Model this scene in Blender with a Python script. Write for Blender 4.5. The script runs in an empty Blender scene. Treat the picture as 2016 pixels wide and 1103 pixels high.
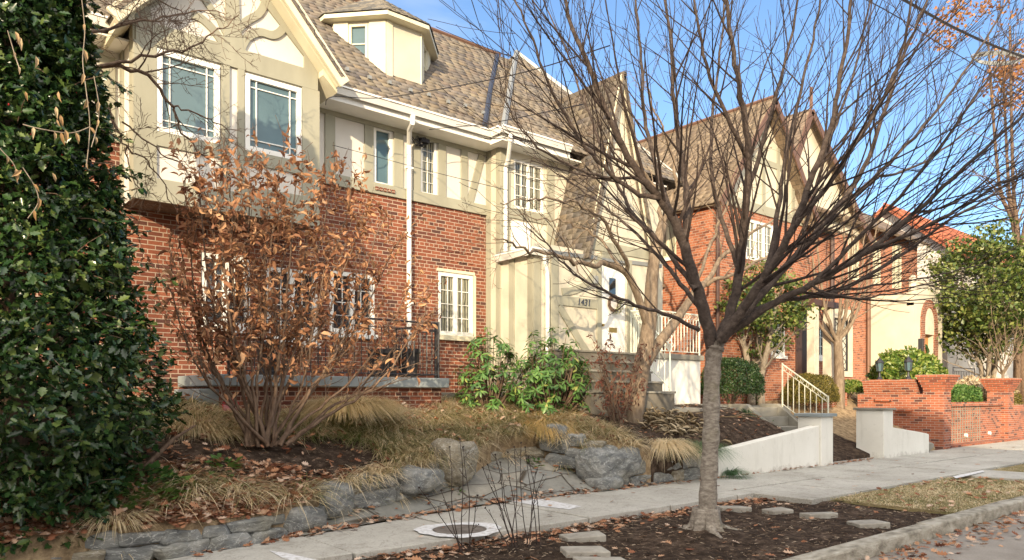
import bpy, bmesh, math, random
import numpy as np
from mathutils import Vector, Matrix, noise
S = bpy.context.scene
COL = S.collection
R = math.radians
# ---------------------------------------------------------------- view geometry (used to read measured points off known planes)
CX, HY, FOC, ZE = 1008.0, 780.0, 1465.0, 1.6
FW = (math.sin(R(40)), math.cos(R(40))); RT = (FW[1], -FW[0])
def W(px, py, Y=None, X=None, Z=None, d=None):
    u = (px-CX)/FOC; v = (HY-py)/FOC
    gx, gy = FW[0]+u*RT[0], FW[1]+u*RT[1]
    if d is None:
        if Y is not None: d = Y/gy
        elif X is not None: d = X/gx
        else: d = (Z-ZE)/v
    return (d*gx, d*gy, ZE+v*d)
def XA(px, Y):
    return W(px, 700, Y=Y)[0]
# ---------------------------------------------------------------- tags
def tag(o, label=None, cat=None, group=None, kind=None):
    if label: o['label'] = label
    if cat: o['category'] = cat
    if group: o['group'] = group
    if kind: o['kind'] = kind
    return o
def thing(name, label, cat, loc=(0,0,0), group=None):
    o = bpy.data.objects.new(name, None); COL.objects.link(o); o.location = loc; o.empty_display_size = .2
    return tag(o, label, cat, group)
def rootloc(p):
    while p.parent: p = p.parent
    return p.location
# ---------------------------------------------------------------- mesh building
def auto_uv(me):
    n = len(me.polygons)
    if n == 0: return
    nl = len(me.loops)
    nor = np.empty(n*3, np.float32); me.polygons.foreach_get('normal', nor); nor = nor.reshape(-1,3)
    tot = np.empty(n, np.int32); me.polygons.foreach_get('loop_total', tot)
    li = np.empty(nl, np.int32); me.loops.foreach_get('vertex_index', li)
    co = np.empty(len(me.vertices)*3, np.float32); me.vertices.foreach_get('co', co); co = co.reshape(-1,3)
    U = np.stack([-nor[:,1], nor[:,0], np.zeros(n)], 1)
    flat = np.abs(nor[:,2]) > .93
    U[flat] = (1,0,0)
    U /= np.linalg.norm(U, axis=1)[:,None]+1e-9
    sgn = np.where(np.abs(U[:,0])>np.abs(U[:,1]), np.sign(U[:,0]), np.sign(U[:,1])); U *= sgn[:,None]
    V = np.cross(nor, U); V *= np.where(V[:,2]<-1e-4,-1,1)[:,None]
    pi = np.repeat(np.arange(n), tot)
    p = co[li]
    uv = np.stack([(p*U[pi]).sum(1), (p*V[pi]).sum(1)], 1).astype(np.float32)
    l = me.uv_layers.new(name='uv'); l.data.foreach_set('uv', uv.ravel())
class Fr:
    """wall frame: a along the wall, o outward, z up"""
    def __init__(s, O, A, N): s.O, s.A, s.N = Vector(O), Vector(A).normalized(), Vector(N).normalized()
    def __call__(s, a, o, z): p = s.O+s.A*a+s.N*o; return (p.x, p.y, p.z+z)
def FY(Y): return Fr((0,Y,0),(1,0,0),(0,-1,0))
def FX(X): return Fr((X,0,0),(0,1,0),(-1,0,0))
class MB:
    def __init__(s): s.v=[]; s.f=[]
    def add(s, vs, fs):
        b=len(s.v); s.v += [tuple(v) for v in vs]; s.f += [tuple(b+i for i in f) for f in fs]
    def hexa(s, p):
        s.add(p, [(0,3,2,1),(4,5,6,7),(0,1,5,4),(1,2,6,5),(2,3,7,6),(3,0,4,7)])
    def box(s, x0,x1,y0,y1,z0,z1):
        s.hexa([(x0,y0,z0),(x1,y0,z0),(x1,y1,z0),(x0,y1,z0),(x0,y0,z1),(x1,y0,z1),(x1,y1,z1),(x0,y1,z1)])
    def lbox(s, F, a0,a1,o0,o1,z0,z1):
        s.hexa([F(a0,o1,z0),F(a1,o1,z0),F(a1,o0,z0),F(a0,o0,z0),F(a0,o1,z1),F(a1,o1,z1),F(a1,o0,z1),F(a0,o0,z1)])
    def prism(s, F, pts, o0, o1):
        n=len(pts); vs=[F(a,o1,z) for a,z in pts]+[F(a,o0,z) for a,z in pts]
        s.add(vs, [tuple(range(n)), tuple(range(2*n-1,n-1,-1))]+[(i,n+i,n+(i+1)%n,(i+1)%n) for i in range(n)])
    def band(s, F, pts, w, o0, o1):
        P=[Vector((a,z)) for a,z in pts]; L=[];Rr=[]
        for i,p in enumerate(P):
            t=(P[min(i+1,len(P)-1)]-P[max(i-1,0)]).normalized(); n=Vector((-t.y,t.x))
            ww = w if not hasattr(w,'__len__') else w[i]
            L.append(p+n*ww/2); Rr.append(p-n*ww/2)
        for i in range(len(P)-1):
            q=[L[i],Rr[i],Rr[i+1],L[i+1]]
            vs=[F(a.x,o1,a.y) for a in q]+[F(a.x,o0,a.y) for a in q]
            fs=[(0,1,2,3),(0,3,7,4),(1,5,6,2)]
            if i==0: fs.append((0,4,5,1))
            if i==len(P)-2: fs.append((3,2,6,7))
            s.add(vs,fs)
    def slab(s, P, t):
        P=[Vector(p) for p in P]; n=(P[1]-P[0]).cross(P[-1]-P[0]).normalized()
        if n.z<0: n=-n
        k=len(P); s.add([p for p in P]+[p-n*t for p in P],[tuple(range(k)),tuple(range(2*k-1,k-1,-1))]+[(i,k+i,k+(i+1)%k,(i+1)%k) for i in range(k)])
    def quad(s, *p): s.add(p,[tuple(range(len(p)))])
    def wall(s, F, a0,a1,z0,z1, holes=(), rd=.1):
        A=sorted({a0,a1}|{h[i] for h in holes for i in (0,1)}); Z=sorted({z0,z1}|{h[i] for h in holes for i in (2,3)})
        for i in range(len(A)-1):
            for j in range(len(Z)-1):
                ca,cz=(A[i]+A[i+1])/2,(Z[j]+Z[j+1])/2
                if any(h[0]<ca<h[1] and h[2]<cz<h[3] for h in holes): continue
                s.quad(F(A[i],0,Z[j]),F(A[i+1],0,Z[j]),F(A[i+1],0,Z[j+1]),F(A[i],0,Z[j+1]))
        for h in holes:
            c=[(h[0],h[2]),(h[1],h[2]),(h[1],h[3]),(h[0],h[3])]
            for i in range(4):
                p,q=c[i],c[(i+1)%4]; s.quad(F(p[0],0,p[1]),F(q[0],0,q[1]),F(q[0],-rd,q[1]),F(p[0],-rd,p[1]))
    def tube(s, pts, rad, n=6, cap=True):
        m=len(pts)
        if not hasattr(rad,'__len__'): rad=[rad]*m
        P=[Vector(p) for p in pts]; b=len(s.v)
        up=None
        for i in range(m):
            t=(P[min(i+1,m-1)]-P[max(i-1,0)])
            if t.length<1e-9: t=Vector((0,0,1))
            t.normalize()
            if up is None: up=Vector((0,0,1)) if abs(t.z)<.8 else Vector((1,0,0))
            x=t.cross(up)
            if x.length<1e-6: x=t.cross(Vector((0,1,.3)))
            x.normalize(); y=x.cross(t); up=y
            for k in range(n):
                a=2*math.pi*k/n; q=P[i]+(x*math.cos(a)+y*math.sin(a))*rad[i]; s.v.append((q.x,q.y,q.z))
        for i in range(m-1):
            for k in range(n):
                k2=(k+1)%n; s.f.append((b+i*n+k,b+i*n+k2,b+(i+1)*n+k2,b+(i+1)*n+k))
        if cap:
            s.f.append(tuple(b+k for k in range(n-1,-1,-1))); s.f.append(tuple(b+(m-1)*n+k for k in range(n)))
    def lathe(s, c, prof, n=12):
        b=len(s.v)
        for r,z in prof:
            for k in range(n):
                a=2*math.pi*k/n; s.v.append((c[0]+r*math.cos(a),c[1]+r*math.sin(a),c[2]+z))
        for i in range(len(prof)-1):
            for k in range(n):
                k2=(k+1)%n; s.f.append((b+i*n+k,b+i*n+k2,b+(i+1)*n+k2,b+(i+1)*n+k))
        s.f.append(tuple(b+k for k in range(n-1,-1,-1))); s.f.append(tuple(b+(len(prof)-1)*n+k for k in range(n)))
    def rock(s, c, sz, rz, rng, n=20, p=5):
        bm=bmesh.new(); cz,sn=math.cos(rz),math.sin(rz)
        for i in range(n):
            d=Vector((rng.gauss(0,1),rng.gauss(0,1),rng.gauss(0,1)))
            k=(abs(d.x)**p+abs(d.y)**p+abs(d.z)**p)**(1/p); d/=k; d*=rng.uniform(.86,1.0)
            x,y,z=d.x*sz[0]/2,d.y*sz[1]/2,d.z*sz[2]/2
            bm.verts.new((c[0]+x*cz-y*sn,c[1]+x*sn+y*cz,c[2]+z))
        r=bmesh.ops.convex_hull(bm,input=bm.verts)
        bmesh.ops.delete(bm,geom=[e for e in set(r['geom_interior']+r['geom_unused']) if isinstance(e,bmesh.types.BMVert)],context='VERTS')
        bm.verts.index_update(); s.add([v.co for v in bm.verts],[[v.index for v in f.verts] for f in bm.faces]); bm.free()
    def block(s, c, sz, rz, rng, p=7, amp=.09, n=5):
        """a quarried stone: rounded box with uneven faces and chipped edges"""
        off=Vector((rng.uniform(-50,50),rng.uniform(-50,50),rng.uniform(-50,50))); cz,sn=math.cos(rz),math.sin(rz); idx={}; vs=[]; fs=[]
        sk=[rng.uniform(-.22,.22) for _ in range(4)]
        def vid(i,j,k):
            if (i,j,k) in idx: return idx[i,j,k]
            d=Vector((2*i/n-1,2*j/n-1,2*k/n-1)); q=(abs(d.x)**p+abs(d.y)**p+abs(d.z)**p)**(1/p); d=d/q
            e=Vector((d.x*sz[0]/2,d.y*sz[1]/2,d.z*sz[2]/2)); e.z*=1+sk[0]*d.x; e.x*=1+sk[1]*d.z; e.x+=sk[2]*e.z; e.z+=sk[3]*.5*e.x*sz[2]/sz[0]
            h=noise.noise(off+e*3.2)*1.2+noise.noise(off*2+e*9)*.6; e+=d.normalized()*h*amp*min(sz)*2
            vs.append((c[0]+e.x*cz-e.y*sn,c[1]+e.x*sn+e.y*cz,c[2]+e.z)); idx[i,j,k]=len(vs)-1; return idx[i,j,k]
        for a in range(n):
            for b in range(n):
                for m_ in (0,n):
                    fs+= [(vid(a,b,m_),vid(a+1,b,m_),vid(a+1,b+1,m_),vid(a,b+1,m_)),(vid(a,m_,b),vid(a+1,m_,b),vid(a+1,m_,b+1),vid(a,m_,b+1)),(vid(m_,a,b),vid(m_,a+1,b),vid(m_,a+1,b+1),vid(m_,a,b+1))]
        s.add(vs,fs)
    def build(s, name, m, parent=None, smooth=False, bevel=0, uv=True, base=None):
        me=bpy.data.meshes.new(name)
        if parent is not None: L=rootloc(parent)
        elif base is not None: L=Vector(base)
        else:
            a=np.array(s.v); L=Vector(((a[:,0].min()+a[:,0].max())/2,(a[:,1].min()+a[:,1].max())/2,a[:,2].min()))
        me.from_pydata([(x-L.x,y-L.y,z-L.z) for x,y,z in s.v],[],s.f)
        if uv:
            auto_uv(me)
        me.materials.append(m)
        if smooth: me.polygons.foreach_set('use_smooth',[True]*len(me.polygons))
        o=bpy.data.objects.new(name,me); COL.objects.link(o)
        if parent is not None: o.parent=parent
        else: o.location=L
        if bevel:
            b=o.modifiers.new('bevel','BEVEL'); b.width=bevel; b.segments=2; b.limit_method='ANGLE'; b.angle_limit=R(40)
        return o
def np_mesh(name, verts, loops, starts, totals, m, parent=None, rnd=None, base=(0,0,0), smooth=False):
    me=bpy.data.meshes.new(name)
    L=np.array(rootloc(parent) if parent is not None else base,np.float64)
    v=(verts-L).astype(np.float32)
    me.vertices.add(len(v)); me.vertices.foreach_set('co',v.ravel())
    me.loops.add(len(loops)); me.loops.foreach_set('vertex_index',loops.astype(np.int32))
    me.polygons.add(len(starts)); me.polygons.foreach_set('loop_start',starts.astype(np.int32)); me.polygons.foreach_set('loop_total',totals.astype(np.int32))
    if smooth: me.polygons.foreach_set('use_smooth',np.ones(len(starts),bool))
    me.update(calc_edges=True)
    if rnd is not None:
        a=me.attributes.new('rnd','FLOAT','POINT'); a.data.foreach_set('value',rnd.astype(np.float32))
    me.materials.append(m)
    o=bpy.data.objects.new(name,me); COL.objects.link(o)
    if parent is not None: o.parent=parent
    else: o.location=L
    return o
def leaves(name, m, tpl, P, D, N, size, parent=None, wid=1.0, base=(0,0,0), seed=0, rnd=None):
    """tpl=(verts[k,3] along x, faces); P positions, D axis, N normals, size lengths"""
    tv,tf=tpl; tv=np.array(tv,float); n=len(P); rs=np.random.RandomState(seed)
    D=D/(np.linalg.norm(D,axis=1)[:,None]+1e-9)
    B=np.cross(N,D); B/=np.linalg.norm(B,axis=1)[:,None]+1e-9
    N2=np.cross(D,B)
    size=np.broadcast_to(size,(n,)); w=np.broadcast_to(wid,(n,))
    V=P[:,None,:]+size[:,None,None]*(tv[None,:,0,None]*D[:,None,:]+tv[None,:,1,None]*w[:,None,None]*B[:,None,:]+tv[None,:,2,None]*N2[:,None,:])
    k=len(tv); V=V.reshape(-1,3)
    lf=np.concatenate([np.array(f) for f in tf]); tot=np.array([len(f) for f in tf])
    loops=(lf[None,:]+(np.arange(n)*k)[:,None]).ravel(); totals=np.tile(tot,n); starts=np.concatenate([[0],np.cumsum(totals)[:-1]])
    if rnd is None: rnd=rs.rand(n)
    return np_mesh(name,V,loops,starts,totals,m,parent,np.repeat(rnd,k),base)
def blades(name, m, P, H, L, lean, droop, width, parent=None, seed=0, base=(0,0,0), rnd=None, seg=4):
    n=len(P); rs=np.random.RandomState(seed); s=np.linspace(0,1,seg+1)
    side=np.stack([-H[:,1],H[:,0],np.zeros(n)],1)
    up=np.sqrt(np.maximum(.05,1-lean**2))
    hx=lean[:,None]*s+droop[:,None]*.5*s**2
    zz=up[:,None]*s-droop[:,None]*s**2.2
    C=P[:,None,:]+L[:,None,None]*(hx[:,:,None]*H[:,None,:]); C[:,:,2]+=L[:,None]*zz
    wd=width[:,None]*(1-s[None,:]**1.5*.92)*.5
    A=C-side[:,None,:]*wd[:,:,None]; B=C+side[:,None,:]*wd[:,:,None]
    V=np.stack([A,B],2).reshape(n,-1,3); k=2*(seg+1)
    q=np.array([[2*i,2*i+1,2*i+3,2*i+2] for i in range(seg)]).ravel()
    loops=(q[None,:]+(np.arange(n)*k)[:,None]).ravel(); tot=np.full(n*seg,4); st=np.arange(n*seg)*4
    if rnd is None: rnd=rs.rand(n)
    return np_mesh(name,V.reshape(-1,3),loops,st,tot,m,parent,np.repeat(rnd,k),base)
def slates(name, m, poly, parent, w=.22, h=.125, seed=0, t=.008, lift=.004):
    """individual overlapping slates laid in courses over a planar roof polygon"""
    rng=random.Random(seed); P=[Vector(p) for p in poly]; n=(P[1]-P[0]).cross(P[2]-P[0]).normalized()
    if n.z<0: n=-n
    U=Vector((-n.y,n.x,0)).normalized(); V=n.cross(U)
    if V.z<0: V=-V; U=-U
    O=P[0]; q=[((p-O).dot(U),(p-O).dot(V)) for p in P]; v0=min(b for _,b in q); v1=max(b for _,b in q)
    def span(v):
        xs=[]
        for i in range(len(q)):
            (a0,b0),(a1,b1)=q[i],q[(i+1)%len(q)]
            if (b0-v)*(b1-v)<=0 and abs(b1-b0)>1e-9: xs.append(a0+(a1-a0)*(v-b0)/(b1-b0))
        return (min(xs),max(xs)) if len(xs)>1 else None
    vs=[];rn=[];row=0; v=v0-.02
    while v<v1-.02:
        s=span(min(max(v+h*.5,v0+1e-3),v1-1e-3))
        if s:
            x=s[0]-rng.uniform(0,w)*.5-(w/2 if row%2 else 0)
            while x<s[1]:
                ww=w*rng.uniform(.8,1.15); a,b=max(x,s[0]),min(x+ww-.006,s[1])
                if b-a>.03:
                    d=rng.uniform(-.006,.006); top=min(v+h*1.25,v1); l=lift+t*rng.uniform(.9,1.5); sk=rng.uniform(-.003,.003)
                    for (uu,vv,o) in ((a,v+d+sk,l),(b,v+d-sk,l),(b,top,.003),(a,top,.003),(a,v+d+sk,0),(b,v+d-sk,0)):
                        p=O+U*uu+V*vv+n*o; vs.append((p.x,p.y,p.z))
                    r=min(1,max(0,rng.random())); rn+= [r]*6
                x+=ww
        v+=h; row+=1
    k=len(vs)//6; b=np.arange(k)*6
    loops=np.concatenate([np.stack([b,b+1,b+2,b+3],1),np.stack([b+4,b+5,b+1,b],1),np.stack([b+4,b,b+3,b+3],1)[:, :3].repeat(1,0).reshape(-1,3) if False else np.stack([b+5,b+2,b+1,b+1],1)],0)
    quads=np.concatenate([np.stack([b,b+1,b+2,b+3],1),np.stack([b+4,b+5,b+1,b],1)],0).ravel(); tris=np.concatenate([np.stack([b+4,b,b+3],1),np.stack([b+5,b+2,b+1],1)],0).ravel()
    L=np.concatenate([quads,tris]); tot=np.concatenate([np.full(2*k,4),np.full(2*k,3)]); st=np.concatenate([[0],np.cumsum(tot)[:-1]])
    return np_mesh(name,np.array(vs),L,st,tot,m,parent,np.array(rn))
def sheet(name, X, Y, Zf, m, kind='structure', smooth=True):
    gx,gy=np.meshgrid(X,Y); z=np.array([[Zf(x,y) for x in X] for y in Y])
    V=np.stack([gx,gy,z],2).reshape(-1,3); nx,ny=len(X),len(Y)
    i=np.arange((nx-1)*(ny-1)); r,c=i//(nx-1),i%(nx-1); a=r*nx+c
    loops=np.stack([a,a+1,a+nx+1,a+nx],1).ravel(); tot=np.full(len(i),4); st=np.arange(len(i))*4
    o=np_mesh(name,V,loops,st,tot,m,smooth=smooth); o['kind']=kind
    return o
# ---------------------------------------------------------------- materials
class M:
    def __init__(s, name, rough=.7, spec=.3, metal=0):
        s.m=bpy.data.materials.new(name); s.m.use_nodes=True; s.nt=s.m.node_tree
        s.b=s.nt.nodes['Principled BSDF']; s.b.inputs['Roughness'].default_value=rough; s.b.inputs['Specular IOR Level'].default_value=spec; s.b.inputs['Metallic'].default_value=metal
    def n(s, t, **kw):
        x=s.nt.nodes.new(t)
        for k,v in kw.items(): setattr(x,k,v)
        return x
    def l(s,a,b): s.nt.links.new(a,b)
    def co(s, kind='Object', scale=(1,1,1), rot=(0,0,0)):
        t=s.n('ShaderNodeTexCoord'); mp=s.n('ShaderNodeMapping'); mp.inputs['Scale'].default_value=scale; mp.inputs['Rotation'].default_value=rot
        s.l(t.outputs[kind],mp.inputs[0]); return mp.outputs[0]
    def noise(s, co, scale, detail=5, rough=.55, dist=0):
        x=s.n('ShaderNodeTexNoise'); x.inputs['Scale'].default_value=scale; x.inputs['Detail'].default_value=detail; x.inputs['Roughness'].default_value=rough; x.inputs['Distortion'].default_value=dist
        if co is not None: s.l(co,x.inputs['Vector'])
        return x.outputs['Fac']
    def ramp(s, f, stops, interp='LINEAR'):
        r=s.n('ShaderNodeValToRGB'); r.color_ramp.interpolation=interp; e=r.color_ramp.elements
        while len(e)<len(stops): e.new(.5)
        for x,(p,c) in zip(e,stops): x.position=p; x.color=(c[0],c[1],c[2],1) if hasattr(c,'__len__') else (c,c,c,1)
        s.l(f,r.inputs[0]); return r.outputs[0]
    def mix(s, f, a, b, mode='MIX'):
        x=s.n('ShaderNodeMix',data_type='RGBA',blend_type=mode)
        for i,v in ((0,f),(6,a),(7,b)):
            if hasattr(v,'is_linked') or hasattr(v,'links'): s.l(v,x.inputs[i])
            elif i==0: x.inputs[0].default_value=v
            else: x.inputs[i].default_value=(v[0],v[1],v[2],1)
        return x.outputs[2]
    def col(s,c):
        if hasattr(c,'links'): s.l(c,s.b.inputs['Base Color'])
        else: s.b.inputs['Base Color'].default_value=(c[0],c[1],c[2],1)
        return s
    def bump(s, h, strength=.3, dist=.01, prev=None):
        x=s.n('ShaderNodeBump'); x.inputs['Strength'].default_value=strength; x.inputs['Distance'].default_value=dist
        s.l(h,x.inputs['Height'])
        if prev is not None: s.l(prev,x.inputs['Normal'])
        s.l(x.outputs[0],s.b.inputs['Normal']); return x.outputs[0]
    def mixmap(s,f,a,b):
        m=s.n('ShaderNodeMapRange'); m.inputs['From Min'].default_value=a; m.inputs['From Max'].default_value=b; s.l(f,m.inputs['Value']); return m.outputs[0]
    def attr(s,name='rnd'):
        a=s.n('ShaderNodeAttribute'); a.attribute_name=name; return a.outputs['Fac']
    def translucent(s, f, c):
        t=s.n('ShaderNodeBsdfTranslucent'); x=s.n('ShaderNodeMixShader'); x.inputs[0].default_value=f
        if hasattr(c,'links'): s.l(c,t.inputs[0])
        else: t.inputs[0].default_value=(c[0],c[1],c[2],1)
        s.l(s.b.outputs[0],x.inputs[1]); s.l(t.outputs[0],x.inputs[2]); s.l(x.outputs[0],s.nt.nodes['Material Output'].inputs[0])
def m_plain(name,c,rough=.6,spec=.3,metal=0):
    return M(name,rough,spec,metal).col(c).m
def m_var(name, stops, scale, rough=.8, bump=.3, bscale=None, bdist=.01, spec=.25, stretch=(1,1,1), detail=6, kind='Object'):
    x=M(name,rough,spec); co=x.co(kind,stretch); f=x.noise(co,scale,detail); x.col(x.ramp(f,stops))
    if bump: x.bump(x.noise(co,bscale or scale*4,6,.6),bump,bdist)
    return x.m
def m_brick(name, cs, mortar, grime=.3, bw=.213, rh=.0677, squash=.5, ms=.0055):
    x=M(name,.85,.2); uv=x.co('UV')
    n1=x.noise(uv,2.2,3); dis=x.n('ShaderNodeMix',data_type='VECTOR'); 
    def brick(bias=0, c1=(0,0,0), c2=(1,1,1), mc=(0,0,0)):
        b=x.n('ShaderNodeTexBrick',offset=.5,squash=squash,squash_frequency=6); b.inputs['Scale'].default_value=1; b.inputs['Brick Width'].default_value=bw; b.inputs['Row Height'].default_value=rh
        b.inputs['Mortar Size'].default_value=ms; b.inputs['Mortar Smooth'].default_value=.15; b.inputs['Bias'].default_value=bias
        b.inputs['Color1'].default_value=(*c1,1); b.inputs['Color2'].default_value=(*c2,1); b.inputs['Mortar'].default_value=(*mc,1); x.l(uv,b.inputs['Vector']); return b
    b=brick(); c=x.ramp(b.outputs['Color'],[(i/(len(cs)-1),k) for i,k in enumerate(cs)])
    fine=x.noise(uv,35,5); c=x.mix(.35,c,x.ramp(fine,[(.3,(.55,.5,.48)),(.7,(1.25,1.2,1.2))]),'MULTIPLY')
    mc=x.ramp(x.noise(uv,14,4),[(.3,[k*.7 for k in mortar]),(.7,mortar)])
    c=x.mix(b.outputs['Fac'],c,mc)
    g=x.ramp(x.noise(uv,.7,6,.65),[(.42,0),(.72,grime)]); c=x.mix(g,c,[k*.45 for k in cs[0]])
    x.col(c)
    h=x.n('ShaderNodeMath',operation='MULTIPLY_ADD'); x.l(b.outputs['Fac'],h.inputs[0]); h.inputs[1].default_value=-1; x.l(x.noise(uv,60,4),h.inputs[2])
    x.bump(h.outputs[0],.55,.008); return x.m
def m_shingle(name, cs, bw=.26, rh=.15, gap=(.05,.045,.04), big=True):
    x=M(name,.75,.3); uv=x.co('UV'); nz=x.noise(uv,5,3)
    j=x.n('ShaderNodeVectorMath',operation='MULTIPLY_ADD'); nn=x.n('ShaderNodeTexNoise'); nn.inputs['Scale'].default_value=6; x.l(uv,nn.inputs['Vector']); x.l(nn.outputs['Color'],j.inputs[0]); j.inputs[1].default_value=(.03,.03,0); x.l(uv,j.inputs[2])
    b=x.n('ShaderNodeTexBrick',offset=.5); b.inputs['Scale'].default_value=1; b.inputs['Brick Width'].default_value=bw; b.inputs['Row Height'].default_value=rh; b.inputs['Mortar Size'].default_value=.006; b.inputs['Mortar Smooth'].default_value=.3
    b.inputs['Color1'].default_value=(0,0,0,1); b.inputs['Color2'].default_value=(1,1,1,1); b.inputs['Mortar'].default_value=(.5,.5,.5,1); x.l(j.outputs[0],b.inputs['Vector'])
    c=x.ramp(b.outputs['Color'],[(i/(len(cs)-1),k) for i,k in enumerate(cs)])
    c=x.mix(.6,c,x.ramp(x.noise(uv,1.1,5),[(.3,(.6,.58,.55)),(.7,(1.3,1.25,1.2))]),'MULTIPLY')
    c=x.mix(.4,c,x.ramp(x.noise(uv,25,4),[(.3,(.6,.6,.6)),(.7,(1.3,1.3,1.3))]),'MULTIPLY')
    c=x.mix(b.outputs['Fac'],c,gap); x.col(c)
    # each course rises towards its lower edge, like overlapping slates
    sp=x.n('ShaderNodeSeparateXYZ'); x.l(j.outputs[0],sp.inputs[0]); d=x.n('ShaderNodeMath',operation='DIVIDE'); x.l(sp.outputs[1],d.inputs[0]); d.inputs[1].default_value=rh
    fr=x.n('ShaderNodeMath',operation='FRACT'); x.l(d.outputs[0],fr.inputs[0])
    h=x.n('ShaderNodeMath',operation='MULTIPLY_ADD'); x.l(fr.outputs[0],h.inputs[0]); h.inputs[1].default_value=-1.0
    h2=x.n('ShaderNodeMath',operation='MULTIPLY_ADD'); x.l(b.outputs['Color'],h2.inputs[0]); h2.inputs[1].default_value=.5; x.l(x.noise(uv,30,4),h2.inputs[2]); x.l(h2.outputs[0],h.inputs[2])
    h3=x.n('ShaderNodeMath',operation='SUBTRACT'); x.l(h.outputs[0],h3.inputs[0]); x.l(b.outputs['Fac'],h3.inputs[1])
    x.bump(h3.outputs[0],.6,.018); return x.m
def m_leaf(name, cs, rough=.5, spec=.4, trans=.25, pos=None):
    x=M(name,rough,spec); a=x.attr(); st=[(i/(len(cs)-1),k) for i,k in enumerate(cs)] if pos is None else list(zip(pos,cs))
    c=x.ramp(a,st); x.col(c)
    if trans: x.translucent(trans,c)
    return x.m
# ---------------------------------------------------------------- palette
BRK=[(.085,.045,.038),(.19,.062,.037),(.24,.08,.045),(.28,.10,.055),(.155,.052,.036)]
m_brick1=m_brick('red_brick',BRK,(.50,.39,.30),ms=.0065)
m_brick2=m_brick('orange_brick',[(.16,.06,.04),(.36,.13,.07),(.44,.17,.09),(.40,.15,.08)],(.50,.40,.32))
m_brick3=m_brick('garden_brick',[(.10,.045,.04),(.34,.11,.06),(.40,.14,.075),(.36,.12,.07)],(.48,.40,.33),squash=1)
m_stuc=m_var('cream_stucco',[(.25,(.47,.435,.35)),(.6,(.56,.52,.42)),(.85,(.60,.56,.47))],1.3,.85,.35,9,.012)
m_white_stuc=m_var('white_panel_stucco',[(.25,(.56,.53,.48)),(.7,(.65,.62,.57))],1.5,.85,.35,12,.01)
m_timber=m_var('sage_timber_paint',[(.25,(.25,.24,.185)),(.55,(.32,.31,.24)),(.85,(.365,.35,.275))],2.0,.6,.15,20,.006,.35,(1,1,.35))
m_trim=m_var('white_trim_paint',[(.3,(.72,.71,.67)),(.7,(.80,.79,.75))],3,.45,.05,40,.003,.4)
m_cream_trim=m_var('cream_trim_paint',[(.3,(.56,.52,.38)),(.7,(.64,.60,.46))],3,.5,.08,30,.003,.4)
SL=[(.105,.094,.092),(.145,.126,.105),(.175,.148,.115),(.152,.122,.102),(.19,.163,.13),(.132,.122,.115)]
m_slate=m_shingle('slate_roof',SL)
m_slate_dk=m_shingle('dark_slate',[(.12,.12,.12),(.20,.19,.17),(.25,.22,.18)],.22,.12)
def m_slates(name,cs):
    x=M(name,.7,.3); a=x.attr(); c=x.ramp(a,[((i+.5)/len(cs),k) for i,k in enumerate(cs)],'CONSTANT' if False else 'LINEAR'); co=x.co('Object'); c=x.mix(.55,c,x.ramp(x.noise(co,.9,5),[(.3,(.7,.68,.66)),(.7,(1.25,1.22,1.18))]),'MULTIPLY'); c=x.mix(.45,c,x.ramp(x.noise(co,22,5),[(.3,(.65,.65,.65)),(.7,(1.3,1.3,1.3))]),'MULTIPLY'); x.col(c); x.bump(x.noise(co,40,5),.3,.003); return x.m
m_slate_r=m_slates('loose_laid_slate',SL+[(.20,.17,.125),(.165,.145,.13),(.18,.145,.105)]); m_slate_rd=m_slates('dark_loose_slate',[(.10,.10,.10),(.16,.15,.135),(.20,.18,.15)])
m_tan_r=m_slates('tan_laid_shingle',[(.15,.115,.08),(.20,.155,.11),(.24,.19,.135),(.17,.13,.095)])
m_tan_roof=m_shingle('tan_shingle_roof',[(.16,.12,.085),(.22,.165,.115),(.26,.20,.14)],.24,.14)
m_brown_roof=m_shingle('brown_shingle_roof',[(.15,.115,.085),(.20,.15,.11),(.24,.18,.13)],.24,.14)
m_tile=m_shingle('clay_tile_roof',[(.30,.09,.05),(.40,.13,.07),(.46,.17,.09)],.22,.34,(.16,.05,.03))
m_metal_dk=m_plain('dark_flashing',(.06,.07,.10),.4,.5,.4)
m_metal_gr=m_plain('grey_hip_flashing',(.25,.26,.26),.5,.4,.2)
m_copper=m_plain('brown_copper',(.17,.095,.065),.5,.4,.3)
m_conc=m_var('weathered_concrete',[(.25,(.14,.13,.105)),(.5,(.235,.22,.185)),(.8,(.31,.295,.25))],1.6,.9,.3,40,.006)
m_conc_dk=m_var('dark_concrete',[(.25,(.08,.072,.058)),(.5,(.15,.135,.11)),(.8,(.22,.20,.165))],2.2,.9,.3,40,.006)  # darker tone of the step concrete, for the risers
m_blue=m_var('bluestone',[(.25,(.16,.19,.20)),(.55,(.25,.28,.29)),(.8,(.33,.35,.35))],2.2,.75,.3,25,.008)
m_iron=m_plain('black_iron',(.025,.025,.03),.45,.5)
m_ivory_iron=m_plain('ivory_painted_iron',(.62,.60,.48),.45,.4)
m_green_iron=m_plain('pale_green_iron',(.70,.72,.62),.45,.4)
m_brown_metal=m_plain('brown_downspout',(.07,.04,.035),.45,.4)
m_wire=m_plain('black_cable',(.02,.02,.025),.5,.3)
def glass(name,c,rough=.04,spec=1.0,wob=.02,ior=1.8):
    x=M(name,rough,spec); x.b.inputs['IOR'].default_value=ior
    co=x.co('Object'); x.col(x.ramp(x.noise(co,.9,3),[(.3,[k*.7 for k in c]),(.7,c)])); x.bump(x.noise(co,1.2,2),wob,.05); return x.m
m_glass=glass('blue_grey_glass',(.10,.165,.19),.05,.5,.015,1.5)
m_glass_dk=glass('dark_glass',(.02,.025,.03))
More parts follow.
